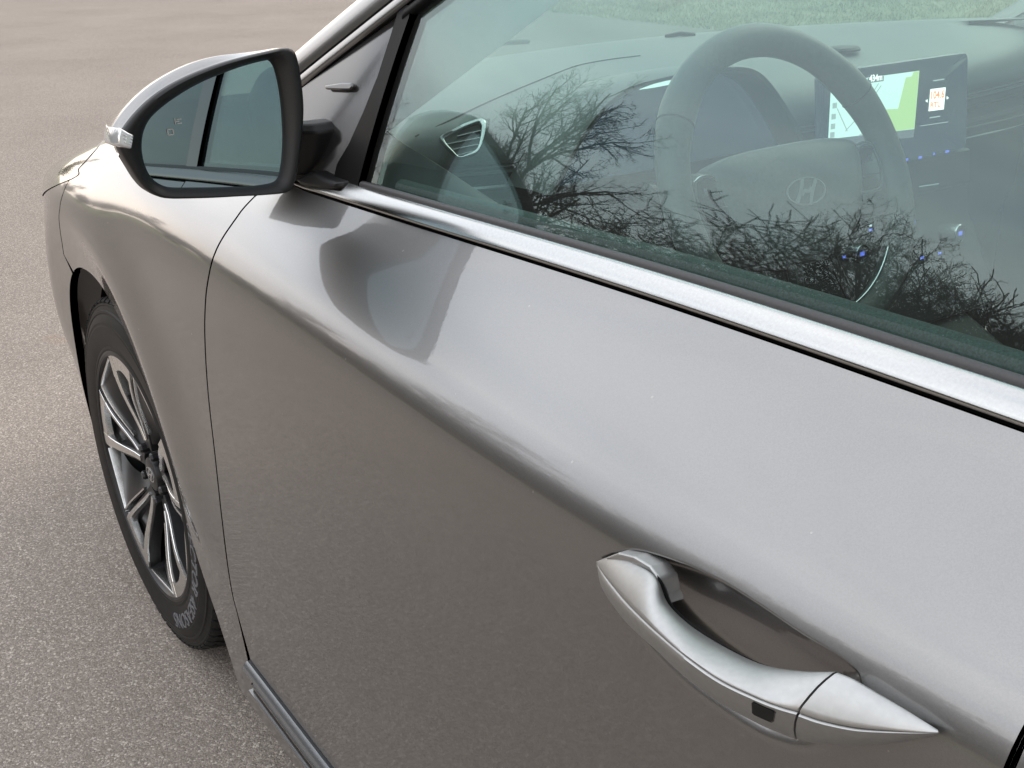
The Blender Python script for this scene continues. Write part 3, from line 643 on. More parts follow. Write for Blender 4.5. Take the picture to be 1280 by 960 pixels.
# nose and tail caps, floor pan
mb = MB(); zz = np.linspace(.18, .70, 20); u = np.linspace(-1, 1, 41)
mb.grid([np.stack([.86 + .10 * (1 - u ** 2) + 0 * u - .06 * ((z - .45) / .3) ** 2, float(base_skin(.862, z)) * -u, z + 0 * u], 1) for z in zz]); mb.build('front_grille_panel', M['paint'], car)
rp = []
for z in np.linspace(.25, 1.14, 30):
    y = min(float(base_skin(-3.42, min(z, .93))), .80) - .25 * max(0, z - .93); rp.append(np.stack([-3.42 - .12 * (1 - u ** 2) + .55 * max(0, z - .80) ** 1.3, y * -u, z + 0 * u], 1))
MB().grid(rp).build('tailgate', M['paint'], car)
MB().box((-1.45, 0, .20), (3.9, 1.44, .03)).build('floor_pan', M['void'], car, False)
# rear flank
DF = DR - .005
rd = [(DF, z) for z in np.linspace(.27, .93, 20)] + [(x, float(zbelt(x)) - .0015) for x in np.linspace(DF, -2.42, 24)] + [(-2.44, .86), (-2.42, .74), (-2.345, .60), (-2.31, .50), (-2.29, .40), (-2.29, .27)]
both(panel('rear_door', rd, base_skin, M['paint'], car, .022))
ra = [(-2.70 + .346 * math.cos(a), .33 + .346 * math.sin(a)) for a in np.linspace(R(22), R(188), 40)]
rf = [(-2.295, .18), (-2.295, .50), (-2.315, .50), (-2.35, .60), (-2.425, .74), (-2.446, .86), (-2.425, float(zbelt(-2.42)) - .0015)] + [(x, float(zbelt(x)) - .0015) for x in np.linspace(-2.46, -3.38, 20)] + [(-3.42, .8), (-3.42, .3), (-3.15, .25), (-3.06, .28)] + ra[::-1] + [(-2.36, .40), (-2.34, .18)]
both(panel('rear_fender', rf, base_skin, M['paint'], car, .022))
rw = [(x, float(zbelt(x)) + .012) for x in np.linspace(-2.75, -1.60, 30)] + [(-1.605, 1.1), (-1.615, float(seal_z(-1.615)) + .006)] + [(x, float(seal_z(x)) + .006) for x in np.linspace(-1.65, -2.75, 30)]
both(pane('rear_side_window', rw, glass_y, M['privacy'], car, off=-.004))
bp = [(-1.537, float(zbelt(-1.54)) + .01), (-1.537, float(seal_z(-1.54)) + .004), (-1.617, float(seal_z(-1.617)) + .004), (-1.605, float(zbelt(-1.6)) + .01)]
both(panel('centre_pillar', bp, glass_y, M['gloss_black'], car, .02, off=.002))
qp = [(-2.752, float(zbelt(-2.75)) + .0), (-2.752, float(seal_z(-2.75)) + .012), (-3.05, float(railx(-3.05))), (-3.30, float(zbelt(-3.3)))]
both(panel('rear_quarter_panel', qp, glass_y, M['paint'], car, .02))
# wheel-house liners
for cx in (WX, -2.70):
    mb = MB(); an = np.linspace(R(-4), R(196), 40)
    for rr2, yy in [((.352, .358, .37), (.835, .78, .58))]:
        mb.grid([[(cx + r2 * math.cos(a), y2, .33 + r2 * math.sin(a)) for a in an] for r2, y2 in zip(rr2, yy)])
    mb.add([(cx - .42, .58, .05), (cx + .42, .58, .05), (cx + .42, .58, .75), (cx - .42, .58, .75)], [(0, 1, 2, 3)])
    both(mb.build('wheel_arch_liner', M['void'], car, recalc=False))

# ---- door mirror
mir = empty('side_mirror', car)
ma, mbb = R(3), R(5.5); MN = np.array([-math.cos(ma) * math.cos(mbb), math.sin(ma) * math.cos(mbb), math.sin(mbb)]); MC = atx(265, 150, -.745)
def cpx(pts, ox, oy, s): return [(ox + a / s, oy + b / s) for a, b in pts]
bez_px = cpx([(1075, 213), (1093, 230), (1106, 270), (1117, 330), (1127, 410), (1131, 490), (1126, 580), (1117, 660), (1104, 750), (1088, 815), (1068, 848), (1030, 860), (950, 867), (850, 872), (720, 879), (600, 882), (540, 882), (490, 874), (440, 848), (400, 805), (365, 750), (330, 692), (309, 640), (318, 595), (345, 550), (390, 495), (450, 438), (520, 388), (600, 345), (680, 311), (780, 275), (880, 248), (960, 230), (1030, 215)], 60, 0, 3.5556)
gl_px = cpx([(985, 266), (1005, 292), (1022, 350), (1036, 430), (1045, 530), (1048, 620), (1043, 710), (1032, 775), (1012, 808), (960, 822), (880, 830), (750, 834), (620, 835), (550, 834), (510, 824), (468, 795), (440, 748), (424, 690), (421, 640), (428, 590), (450, 540), (485, 500), (540, 455), (620, 402), (700, 360), (780, 327), (860, 298), (930, 278)], 60, 0, 3.5556)
MX = np.cross([0, 0, 1], MN); MX /= np.linalg.norm(MX); MY = np.cross(MN, MX)
def mpl(pxs, off, n): 
    P = np.array([onplane(a, b, MC, MN) for a, b in pxs]); P = cat(np.vstack([P, P[:1]]), n + 1)[:-1]; return P + MN * off
bo = mpl(bez_px, 0, 160); cen = bo.mean(0)
def sc_(P, s, off, c=None): c = cen if c is None else c; return c + (P - c) * s + MN * off
gl = mpl(gl_px, -.004, 160)
# align start points by angle so that bezel ring lofts cleanly
def by_angle(P, n=160):
    d = P - cen; a = np.arctan2(d @ MY, d @ MX); o = np.argsort(a); a = a[o]; q = P[o]; t = np.linspace(-np.pi, np.pi, n, endpoint=False)
    return np.stack([np.interp(t, np.concatenate([a - 2 * np.pi, a, a + 2 * np.pi]), np.tile(q[:, k], 3)) for k in range(3)], 1)
bo, gl = by_angle(mpl(bez_px, 0, 600)), by_angle(mpl(gl_px, -.004, 600))
mid = bo + (gl - bo) * .55
mb = MB(); mb.loft([sc_(gl, 1.0, -.006), gl + MN * .0005, gl + (bo - gl) * .12 + MN * .004, mid + MN * .0075, bo + (gl - bo) * .22 + MN * .0085, bo + (gl - bo) * .06 + MN * .006, bo + MN * .002, sc_(bo, 1.0, -.008), sc_(bo, .99, -.016), sc_(bo, .97, -.022)], False, False)
mb.build('mirror_bezel', M['black'], mir, sharp=70)
ax_ = (bo - cen) @ MX; ay_ = (bo - cen) @ MY
mg = MB(); cg = gl.mean(0); mg.loft([cg + (gl - cg) * s for s in (.02, .3, .6, .9, 1.0)] , True, False); mg.build('mirror_glass', M['mirror'], mir, sharp=80)
# painted cap above, black shell below, both lofted forward from the bezel
k0 = int(np.argmax(ax_ if ax_.max() * 0 == 0 else ax_)); 
tip = bo[np.argmax(bo[:, 1])]
def shell(name, m, sel, grow, fwd0):
    rings = []
    for dd, s, lift in [(.0015 if grow else fwd0, 1.0, 0), (.005, 1.0, 0), (.010, 1.0, 0), (.015, 1.0 if grow else .995, .0), (.035, 1.0, 0), (.060, .955, 0), (.085, .87, 0), (.103, .74, 0), (.115, .55, 0), (.121, .3, 0), (.123, .02, 0)]:
        c = cen + np.array([0, -.012, -.004]) * (dd / .12)
        P = c + (bo - cen) * s - MN * dd
        if grow:
            wgt = sstep((120 - np.abs(np.degrees(np.arctan2(ay_, ax_)) - 140)) / 95)
            od = bo - cen; od = od / np.linalg.norm(od, axis=1)[:, None]; P = P + od * (wgt * .0080 * sstep((dd - .001) / .011) * sstep((.13 - dd) / .07))[:, None]
        rings.append(P[sel])
    rings = np.array(rings); mb = MB(); mb.grid(rings); return mb.build(name, m, mir, sharp=80, recalc=True)
ang = np.degrees(np.arctan2(ay_, ax_))
zrel = bo[:, 2] - (tip[2] - .012)
up_i = np.where(zrel > .002)[0]; lo_i = np.where(zrel <= .004)[0]
def contiguous(ix, n=160):
    ix = list(ix); s = set(ix); st = [i for i in ix if (i - 1) % n not in s]; st = st[0] if st else ix[0]; out = []; i = st
    while i in s and len(out) < n: out.append(i); i = (i + 1) % n
    return out
shell('mirror_cap', M['paint'], contiguous(up_i), True, .0075); shell('mirror_housing', M['black'], contiguous(lo_i), False, .010)
# turn-signal lens wrapping the outer tip
lp = cpx([(318, 566), (350, 585), (381, 600), (377, 630), (370, 664), (338, 655), (308, 642), (306, 606)], 60, 0, 3.5556)
P = np.array([onplane(a, b, MC + MN * .0095, MN) for a, b in lp]); 
mb = MB(); 
cL = P.mean(0)
mb.loft([P - MN * .07 + np.array([0, -.004, 0]), P - MN * .03 + np.array([0, .004, 0]), P - MN * .004 + np.array([0, .0022, 0]), P, cL + (P - cL) * .86 + MN * .0022], False, True)
mb.build('turn_signal', M['lamp_lens'], mir, bevel=.001)
P2 = cL + (P - cL) * .5 + MN * .0028; mb = MB(); mb.prism(P2[[1, 2, 4, 5]], MN * .001); mb.build('signal_reflector', M['chrome_bright'], mir, False)
lo2 = cL + (P - cL) * .80 + MN * .0026
for t in (.25, .5, .75):
    a = lo2[0] * (1 - t) + lo2[5] * t; b = lo2[2] * (1 - t) + lo2[4] * t
    MB().tube([a, b], .0007, 6).build('lens_rib', M['chrome_bright'], mir)
# blind-spot icons etched in the glass
M['icon_dim'] = mat('icon_etch', (.36, .35, .33), .6)
for (a, b), sz in [((222, 152), .0046), ((213, 165), .0030)]:
    c = onplane(a, b, MC - MN * .0032, MN); mb = MB()
    for dx, dy, wx2, wy in ([(-.5, .1, .18, 1.1), (.35, .45, .9, .16), (.35, -.35, .9, .16), (.0, 0.05, .7, .16)] if sz > .004 else [(-.8, 0, .3, 1.6), (.8, 0, .3, 1.6), (0, .8, 1.6, .3), (0, -.8, 1.6, .3)]):
        q = c + MX * dx * sz + MY * dy * sz
        mb.prism([q + MX * i * wx2 * sz * .5 + MY * j * wy * sz * .5 for i, j in ((-1, -1), (1, -1), (1, 1), (-1, 1))], MN * .0003)
    mb.build('warning_icon', M['icon_dim'], mir, False)
# foot and arm
pa = np.array([aty(a, b, .822) for a, b in [(372, 152), (385, 151), (393, 155), (397, 166), (396, 195), (391, 219), (374, 223), (366, 222), (362, 185)]])
cA = pa.mean(0)
MB().loft([cA + (pa - cA) * .9 + np.array([.055, .060, .002]), cA + (pa - cA) * .97 + np.array([.028, .026, .0]), pa + np.array([.004, .004, 0]), pa + np.array([0, -.003, 0]), pa + np.array([.0, -.035, 0])]).build('mirror_arm', M['black'], mir, bevel=.002, seg=3)
ft = np.array([onsurf(a, b, glass_y, .010) for a, b in [(388, 215), (400, 214), (412, 222), (430, 228), (428, 236), (410, 236), (378, 230), (372, 224)]]); cF = ft.mean(0)
MB().loft([cF + (ft - cF) * .86 + np.array([-.001, .006, 0]), ft, ft * 1 + np.array([0, -.03, 0])]).build('mirror_foot', M['black'], mir, bevel=.003, seg=3)

# ---- door handle
hd = empty('door_handle', car)
def hpts(rows, yt, yc, yb):
    T, C_, B = [], [], []
    for i, (t, c, b) in enumerate(rows): T.append(aty(*t, yt[i])); C_.append(aty(*c, yc[i])); B.append(aty(*b, yb[i]))
    return np.array(T), np.array(C_), np.array(B)
gr = [((745, 702), (745.5, 705), (746, 708)), ((768, 695), (757, 722), (753, 737)), ((800, 707), (778, 748), (775, 770)), ((820, 722), (800, 771), (797, 793)), ((833, 752), (825, 794), (825, 818)), ((860, 779), (855, 819), (855, 846)), ((900, 805), (898, 849), (898, 878)), ((950, 829), (946, 872), (945, 904)), ((1000, 838), (975, 883), (972, 916)), ((1046, 839), (996, 889), (994, 925))]
yt = [0.931, 0.93, 0.934, 0.938, 0.94, 0.941, 0.941, 0.94, 0.938, 0.935]
yc = [0.932, 0.941, 0.95, 0.957, 0.962, 0.966, 0.966, 0.963, 0.959, 0.955]
yb = [0.931, 0.936, 0.943, 0.949, 0.953, 0.956, 0.956, 0.953, 0.949, 0.945]
def handle_piece(name, rows, yt, yc, yb, n, part):
    T, C_, B = hpts(rows, yt, yc, yb); T, C_, B = cat(T, n), cat(C_, n), cat(B, n); rings = []
    for t, c, b in zip(T, C_, B):
        wd = np.linalg.norm(t - c); k = min(1, wd / .02); back = np.array([0, -.0045 * k, -.0125 * k])
        up = np.array([0, .18, 1.]); up /= np.linalg.norm(up); on = np.array([0, 1, .05])
        if part == 'top':
            m1 = t * .7 + c * .3 + up * .0028 * k; m2 = t * .3 + c * .7 + up * .0026 * k
            P = [t + back, t + np.array([0, -.0012, -.0016]) * k, t * .97 + c * .03 + up * .0004 * k, t * .9 + c * .1 + up * .0016 * k, m1, t * .5 + c * .5 + up * .0032 * k, m2, t * .1 + c * .9 + up * .0014 * k, t * .03 + c * .97 + up * .0005 * k, c + np.array([0, -.0006, -.0004]) * k, c + np.array([0, -.006, -.0012]) * k]
        else:
            c2 = c + np.array([0, -.0002, -.0013]) * k
            P = [c2 + np.array([0, -.008, .000]) * k, c2 + np.array([0, -.0008, .0003]) * k, c2 + on * .0004 * k + np.array([0, 0, -.0008]) * k, c2 * .75 + b * .25 + on * .0016 * k, c2 * .45 + b * .55 + on * .0019 * k, c2 * .15 + b * .85 + on * .0008 * k, b + on * -.0005 * k, b + np.array([0, -.006, -.0018]) * k, b + np.array([0, -.010, .002]) * k]
        rings.append(P)
    return MB().loft(rings).build(name, M['satin'], hd, sharp=60)
handle_piece('handle_cover', gr, yt, yc, yb, 70, 'top'); grip = handle_piece('handle_grip', gr, yt, yc, yb, 70, 'front'); bpy.context.view_layer.update()
T_, C_2, B_ = hpts(gr, yt, yc, yb); T_, B_ = cat(T_, 60)[13:], cat(B_, 60)[13:]
MB().loft([[t + np.array([0, -.0042, -.003]), t + np.array([0, -.0062, -.006]), b + np.array([0, -.0115, .004]), b + np.array([0, -.0095, .0005])] for t, b in zip(T_, B_)]).build('handle_back', M['black'], hd, sharp=60)
cp = [((1049, 840), (998.5, 891), (997, 926)), ((1068, 848), (1025, 900), (1024, 930)), ((1100, 867), (1065, 908.5), (1065, 932)), ((1130, 885), (1110, 913), (1110, 930)), ((1158, 903), (1152, 915.5), (1152, 923)), ((1172, 912), (1172.5, 915.5), (1172, 918))]
handle_piece('handle_end_cap', cp, [0.935, 0.934, 0.932, 0.931, 0.93, 0.929], [0.955, 0.952, 0.947, 0.941, 0.934, 0.931], [0.945, 0.943, 0.939, 0.935, 0.931, 0.929], 40, 'top')
handle_piece('handle_end_base', cp, [0.935, 0.934, 0.932, 0.931, 0.93, 0.929], [0.955, 0.952, 0.947, 0.941, 0.934, 0.931], [0.945, 0.943, 0.939, 0.935, 0.931, 0.929], 40, 'front')
def on_grip(a, b):
    ok, loc, nn, _ = grip.ray_cast(Vector(CAM), Vector(ray(a, b))); return np.array(loc) if ok else aty(a, b, .961)
sp = [on_grip(a, b) + np.array([0, .0007, .0001]) for a, b in [(943, 878), (966, 888), (969, 890.5), (967, 901), (964, 902.5), (944, 893.5), (941.5, 891), (941, 879.5)]]
hf_ = np.array([aty(a, b, .9335) for a, b in [(754, 698), (772, 691), (792, 696), (812, 708), (823, 723), (827, 744), (833, 757), (826, 752), (812, 728), (795, 712), (768, 702)]])
MB().prism(hf_, np.array([0, -.016, -.002])).build('handle_foot', M['satin'], hd, False, bevel=.0016, seg=3)
M['sensor'] = mat('sensor_black', (.005, .005, .006), .35, spec=.2)
MB().prism(sp, np.array([0, -.004, 0])).build('touch_sensor', M['sensor'], hd, False)
MB().prism([np.mean(sp, 0) + (p - np.mean(sp, 0)) * 1.08 - np.array([0, .0003, 0]) for p in sp], np.array([0, -.004, 0])).build('sensor_frame', M['gloss_black'], hd, False)
# lock-side lining behind the grip

# ---- wheel
TYR_R = .316
def make_wheel(cx, name):
    wh = empty(name, car, (cx, 0, .316)); return wh
fw = make_wheel(0, 'front_wheel')
def W(P): return P
yo = .890                                            # outer face of the tyre
# tyre carcass with sidewall ribs
side = [(.208, .872), (.212, .880), (.2165, .8855), (.222, .8875), (.226, .8865), (.232, .8880), (.246, .8900), (.2600, .8905), (.262, .8896), (.2645, .8896), (.2665, .8902), (.272, .8885), (.280, .8845), (.2815, .8858), (.2850, .8852), (.2865, .8828), (.293, .8800), (.2945, .8812), (.297, .8802), (.2985, .8778), (.3025, .8728), (.3055, .8690)]
inner = [(r, 2 * .787 - y) for r, y in side]
mb = MB(); mb.lathe([(r, y) for r, y in side[::-1]], 160, (0, 0, 0)); mb.lathe([(.208, .872), (.205, .70), (.208, .702)] + inner[::1], 96, (0, 0, 0)); mb.build('tyre', M['tyre_side'], fw, sharp=25)
# tread with real grooves
nc, na = 1080, 61
yy = np.linspace(.8690, .7050, na); aa = np.linspace(0, 2 * np.pi, nc, endpoint=False)
A_, Y_ = np.meshgrid(aa, yy, indexing='ij'); t_ = (Y_ - .787) / .082
crown = .3142 - .0085 * np.abs(t_) ** 3.2
dist = np.ones_like(A_) * 9
for g in (-.50, -.17, .17, .50): dist = np.minimum(dist, np.abs(t_ - g) * .082 - .0035)
ph = A_ * 72 / (2 * np.pi) + np.abs(t_) ** 1.3 * 1.9 * np.sign(1.0) + .12 * np.sin(t_ * 9)
lat = np.abs((ph % 1) - .5) * (2 * np.pi * .31 / 72) - .0025
lat2 = np.abs(((ph * 3 + .3) % 1) - .5) * (2 * np.pi * .31 / 216) - .0004
dist = np.minimum(dist, lat); dep = .0075 * (1 - sstep((dist + .001) / .0022))
dep = np.maximum(dep, .0028 * (1 - sstep((lat2 + .0004) / .0012)))
edge = sstep((1 - np.abs(t_)) / .05); rr3 = crown - dep * np.clip(edge * 1.4, .45, 1)
P = np.stack([rr3 * np.cos(A_), Y_, rr3 * np.sin(A_)], 2)
mb = MB(); P2 = np.concatenate([P, P[:1]]); mb.grid(P2); mb.build('tread', M['rubber'], fw, sharp=40, recalc=False)
# shoulder blocks wrap onto the sidewall
for k in range(72):
    a0 = (k + .5 - 1.9 - .12 * math.sin(9)) / 72 * 2 * np.pi + .012; a1 = a0 + 2 * np.pi / 72 * .70
    if k == 0:
        mb = MB(); rings = []
        for a in np.linspace(0, a1 - a0, 4):
            rings.append([((r) * math.cos(a), y, (r) * math.sin(a)) for r, y in [(.3035, .8660), (.3075, .8660), (.3068, .8725), (.3038, .8780), (.3005, .8815), (.2978, .8800), (.300, .870)]])
        mb.loft(rings); sb = mb.build('shoulder_block', M['rubber'], fw, sharp=30); sb.rotation_euler = (0, -a0, 0)
    else:
        o = sb.copy(); COL.objects.link(o); o.rotation_euler = (0, -a0, 0)
# rim
mb = MB(); mb.lathe([(.2165, .8835), (.2185, .8865), (.2150, .8880), (.2105, .8870), (.2075, .8800), (.2020, .8700), (.1980, .8400), (.1900, .7900), (.1960, .7000)], 128); mb.build('rim_barrel', M['rim_dark'], fw, sharp=40)
mb = MB(); mb.lathe([(.2172, .8868), (.2150, .8884), (.2128, .8878), (.2120, .8866)], 128); mb.build('rim_lip', M['rim_dark'], fw, sharp=60)
def pol(r, deg, y): a = R(deg); return np.array([r * math.cos(a), y, r * math.sin(a)])
def fy(r): return .8845 - .020 * sstep((.20 - r) / .17)      # face dishes in towards the hub
def bar(c0, w0, r0, c1, w1, r1, y0=0., n=8):
    """straight flat-faced bar from (radius r0, angle c0, half width w0) outward"""
    a, b = pol(r0, c0, 0), pol(r1, c1, 0); d = (b - a) / np.linalg.norm(b - a); q = np.array([-d[2], 0, d[0]]); rings = []
    for t in np.linspace(0, 1, n):
        p = a + (b - a) * t; wv = w0 + (w1 - w0) * t; yv = fy(np.hypot(p[0], p[2])) + y0; Y = np.array([0, 1., 0])
        rings.append([p + q * wv * 1.15 + Y * (yv - .02), p + q * wv + Y * (yv - .0010), p + q * wv * .88 + Y * yv, p - q * wv * .88 + Y * yv, p - q * wv + Y * (yv - .0010), p - q * wv * 1.15 + Y * (yv - .02)])
    return rings
A0w = 28.0
for k in range(5):
    h_ = A0w + 72 * k; l_ = h_ - 33
    sb_ = MB(); sb_.loft(bar(h_ - 13, .0095, .046, h_ - 3, .0085, .2125, -.0015)); sb_.loft(bar(l_ + 13, .0095, .046, l_ + 3, .0105, .2125, -.0015)); sb_.build('spoke', M['rim_dark'], fw, sharp=25)
    sp_ = MB(); sp_.loft(bar(h_ - 10.5, .0026, .066, h_ - 1.8, .0050, .2110, .0012)); sp_.loft(bar(l_ + 10.5, .0048, .060, l_ + 4, .0105, .2110, .0012))
    P = []
    for t in np.linspace(0, 1, 13):
        a = l_ + .5 + (h_ - l_ - 1) * t; rin = .1880 - .012 * abs(2 * t - 1.1) ** 2
        P.append([pol(.2138, a, fy(.21) - .010), pol(.2138, a, fy(.21) + .0010), pol(rin, a, fy(rin) + .0010), pol(rin - .001, a, fy(.19) - .010)])
    sp_.loft(P); spoke = sp_.build('spoke_face', M['machined'], fw, sharp=15)
    # dark web between the bars of this spoke
    rows_ = []
    for t in np.linspace(0, 1, 10):
        r = .050 + (.198 - .050) * t; c = l_ + 16.5; hw = 2 + 13 * t; rows_.append([pol(r, c - hw + 2 * hw * u, fy(r) - .013 - .006 * math.sin(math.pi * u)) for u in np.linspace(0, 1, 7)])
    mb = MB(); mb.grid(rows_); mb.build('spoke_web', M['rim_dark'], fw)
    # aero blade filling part of the opening to the next spoke
    c0 = h_ + 4; rows_ = []
    for t in np.linspace(0, 1, 10):
        r = .060 + (.206 - .060) * t; rows_.append([pol(r, c0 - 4 * (1 - t) + (8 + 24 * t) * u, fy(r) - .004 - .018 * u ** 1.4) for u in np.linspace(0, 1, 7)])
    mb = MB(); mb.grid(rows_); mb.build('aero_blade', M['rim_dark'], fw)
    mb = MB(); mb.loft(bar(h_ + 3.5, .0016, .085, h_ + 3.5, .0022, .209, -.0005)); mb.loft(bar(h_ + 3.0, .0026, .2085, h_ + 36.5, .0026, .2065, -.0005)); mb.build('blade_edge', M['machined'], fw, sharp=25)
    mb = MB(); q = pol(.049, h_ + 20, .862); mb.lathe([(.0001, .010), (.006, .010), (.0078, .007), (.0085, -.012)], 6, (q[0], q[1], q[2])); mb.build('wheel_nut', M['rim_dark'], fw, sharp=20)
mb = MB(); mb.lathe([(.0001, .8690), (.024, .8688), (.0285, .8676), (.030, .8650), (.031, .855), (.060, .850), (.066, .835), (.078, .80)], 64); mb.build('hub', M['rim_dark'], fw, sharp=30)
mb = MB(); mb.lathe([(.0001, .79), (.15, .79), (.152, .776), (.0001, .776)], 64); mb.build('brake_disc', mat('brake_iron', (.22, .20, .185), .35, .9), fw, sharp=30)
def emblem_mesh(wd, ht, th, dep):
    """slanted letter in an oval ring, in the local plane (x right, y up, z out)"""
    mb = MB(); n = 48; an = np.linspace(0, 2 * np.pi, n, endpoint=False); rings = []
    for rr4, zz4 in ((1, 0), (1, dep), (1 - th, dep), (1 - th, 0)): rings.append(np.stack([wd / 2 * (rr4 if rr4 == 1 else 1 - th * ht / wd) * np.cos(an), ht / 2 * rr4 * np.sin(an), np.full(n, zz4)], 1))
    mb.grid(np.array(rings + [rings[0]]), True)
    sl_ = .16
    def stroke(pts, ws):
        pts = np.array(pts); lft = []; rgt = []
        tg = np.gradient(pts, axis=0); tg /= np.linalg.norm(tg, axis=1)[:, None]; nn = np.stack([-tg[:, 1], tg[:, 0]], 1)
        R_ = [[(*(p + q * w_), 0), (*(p + q * w_), dep), (*(p - q * w_), dep), (*(p - q * w_), 0)] for p, q, w_ in zip(pts, nn, ws)]
        mb.loft(R_)
    u, v = wd / 2, ht / 2
    L1 = cat([(-.64 * u, -.72 * v), (-.42 * u, -.22 * v), (-.20 * u, .34 * v), (-.02 * u, .96 * v)], 9); stroke(L1, [.075 * u] * 9)
    R1 = cat([(.64 * u, .72 * v), (.42 * u, .22 * v), (.20 * u, -.34 * v), (.02 * u, -.96 * v)], 9); stroke(R1, [.075 * u] * 9)
    Mi = cat([(-.30 * u, -.20 * v), (-.10 * u, .04 * v), (.10 * u, -.04 * v), (.30 * u, .20 * v)], 9); stroke(Mi, [.07 * u] * 9)
    return mb
def place_local(mb, name, m, parent, C, X, Yv, Z, **k):
    mb.V = [np.asarray(C) + V[:, :1] * X + V[:, 1:2] * Yv + V[:, 2:3] * Z for V in mb.V]; return mb.build(name, m, parent, **k)
place_local(emblem_mesh(.040, .024, .14, .0012), 'emblem', M['chrome_bright'], fw, np.array([0, .8690, 0]), np.array([-1., 0, 0]), np.array([0, 0, 1.]), np.array([0, 1., 0]), sharp=30)
# raised lettering on the sidewall
def text_verts(txt, size, bold=0.):
    cu = bpy.data.curves.new('text', 'FONT'); cu.body = txt; cu.size = size; cu.offset = bold * size; cu.extrude = .0; cu.align_x = 'LEFT'; cu.resolution_u = 3
    o = bpy.data.objects.new('text', cu); COL.objects.link(o); dg = bpy.context.evaluated_depsgraph_get(); me = bpy.data.meshes.new_from_object(o.evaluated_get(dg))
    V = np.array([v.co[:] for v in me.vertices]); F = [tuple(p.vertices) for p in me.polygons]; bpy.data.objects.remove(o); bpy.data.curves.remove(cu); bpy.data.meshes.remove(me); return V, F
def side_y(r): q = np.array(side); o = np.argsort(q[:, 0]); return np.interp(r, q[o, 0], q[o, 1])
def arc_text(txt, size, a_start, r_base, stretch=1.0):
    V, F = text_verts(txt, size); b = bmesh.new(); vs = [b.verts.new(v) for v in V]
    for f in F:
        try: b.faces.new([vs[i] for i in f])
        except ValueError: pass
    bmesh.ops.triangulate(b, faces=b.faces); bmesh.ops.subdivide_edges(b, edges=[e for e in b.edges if e.calc_length() > .006], cuts=2); bmesh.ops.triangulate(b, faces=b.faces)
    V = np.array([v.co[:] for v in b.verts]); b.verts.index_update(); F = [[v.index for v in f.verts] for f in b.faces]; b.free()
    r = r_base + V[:, 1]; a = R(a_start) + V[:, 0] * stretch / r_base          # clockwise seen from outside = growing angle in (x forward, z up) seen from +y
    top_ = np.stack([r * np.cos(a), side_y(r) + .0011, r * np.sin(a)], 1); bot_ = np.stack([r * np.cos(a), side_y(r) - .001, r * np.sin(a)], 1); n = len(top_)
    from collections import Counter
    ed = Counter(tuple(sorted((f[i], f[(i + 1) % 3]))) for f in F for i in range(3)); FF = [tuple(f) for f in F]
    for (p, q), c in ed.items():
        if c == 1: FF.append((p, q, q + n, p + n))
    return np.vstack([top_, bot_]), FF
V, F = arc_text('VECTOR 4SEASONS', .037, 172, .2375, 1.0)
mobj('tyre_lettering', V, F, M['tyre_letter'], fw, smooth=False, recalc=True)

# ================================================================== THE CABIN
def xw(y): return -.115 - .375 * np.asarray(y) ** 2
xr = nspline([-.72, -.5, -.2, 0, .2, .45, .60, .72], [-.575, -.63, -.668, -.682, -.672, -.645, -.606, -.555])
# dashboard body
rings = []; ys = np.linspace(.725, -.725, 90)
for y in ys:
    a, b = float(xw(y)), float(xr(y)); ez = -.012 * abs(y / .725) ** 4
    P = [(a + .02, .930), (a - .005, .953), (a - .030, .9615), (a - .060, .964), (a - .066, .969), (a - .12, .973), (a - .20, .977)]
    k0_ = a - .20; k1_ = b + .16
    P += [(k0_ + (k1_ - k0_) * t, .977 - .002 * t + ez * t) for t in (.33, .66, 1)]
    P += [(b + .125, .9735 + ez), (b + .092, .970 + ez), (b + .062, .9645 + ez), (b + .037, .957 + ez * .8), (b + .017, .947), (b + .004, .935), (b - .004, .922), (b - .007, .911), (b - .006, .9045), (b - .003, .903), (b - .0065, .9005), (b - .0035, .897), (b - .006, .8955), (b - .006, .893), (b - .006, .882), (b + .003, .874), (b + .030, .870), (b + .034, .866), (b - .012, .862), (b - .016, .857), (b - .012, .850), (b + .03, .845), (b + .06, .80), (b + .07, .66), (b + .15, .45), (b + .25, .24)]
    rings.append([(x, y, z) for x, z in P])
R0 = np.array(rings)
mb = MB(); mb.grid(R0[:, :24]); dash = mb.build('dashboard', M['dash'], car, sharp=40, recalc=False); dash['label'] = 'pale grey dashboard top'
mb = MB(); mb.grid(R0[:, 23:]); mb.grid([R0[0, :, :], np.stack([R0[0, :, 0] + .0, R0[0, :, 1], np.full(R0.shape[1], .24)], 1)]); mb.build('dash_fascia', M['dash_low'], dash, sharp=40, recalc=False)
mb = MB(); mb.add([(float(xw(0)) - .33, .8, .1), (float(xw(0)) - .33, -.8, .1), (float(xw(0)) - .33, -.8, .85), (float(xw(0)) - .33, .8, .85)], [(0, 1, 2, 3)]); mb.build('bulkhead', M['void'], car, recalc=False)
MB().box((-1.9, 0, .235), (3.0, 1.56, .02)).build('cabin_floor', M['carpet'], car, False)
def hit(px, py, o):
    ok, loc, nn, _ = o.ray_cast(Vector(CAM), Vector(ray(px, py))); return (np.array(loc), np.array(nn)) if ok else (atz(px, py, .965), np.array([0, 0, 1.]))
bpy.context.view_layer.update()
sm_ = cat([hit(*q, dash)[0] for q in [(519, 171), (560, 152), (597, 134), (640, 115), (676, 100), (720, 83), (760, 75), (800, 70)]], 40)
MB().tube(sm_ + np.array([0, 0, .0002]), .0011, 6).build('dash_seam', M['void'], dash)
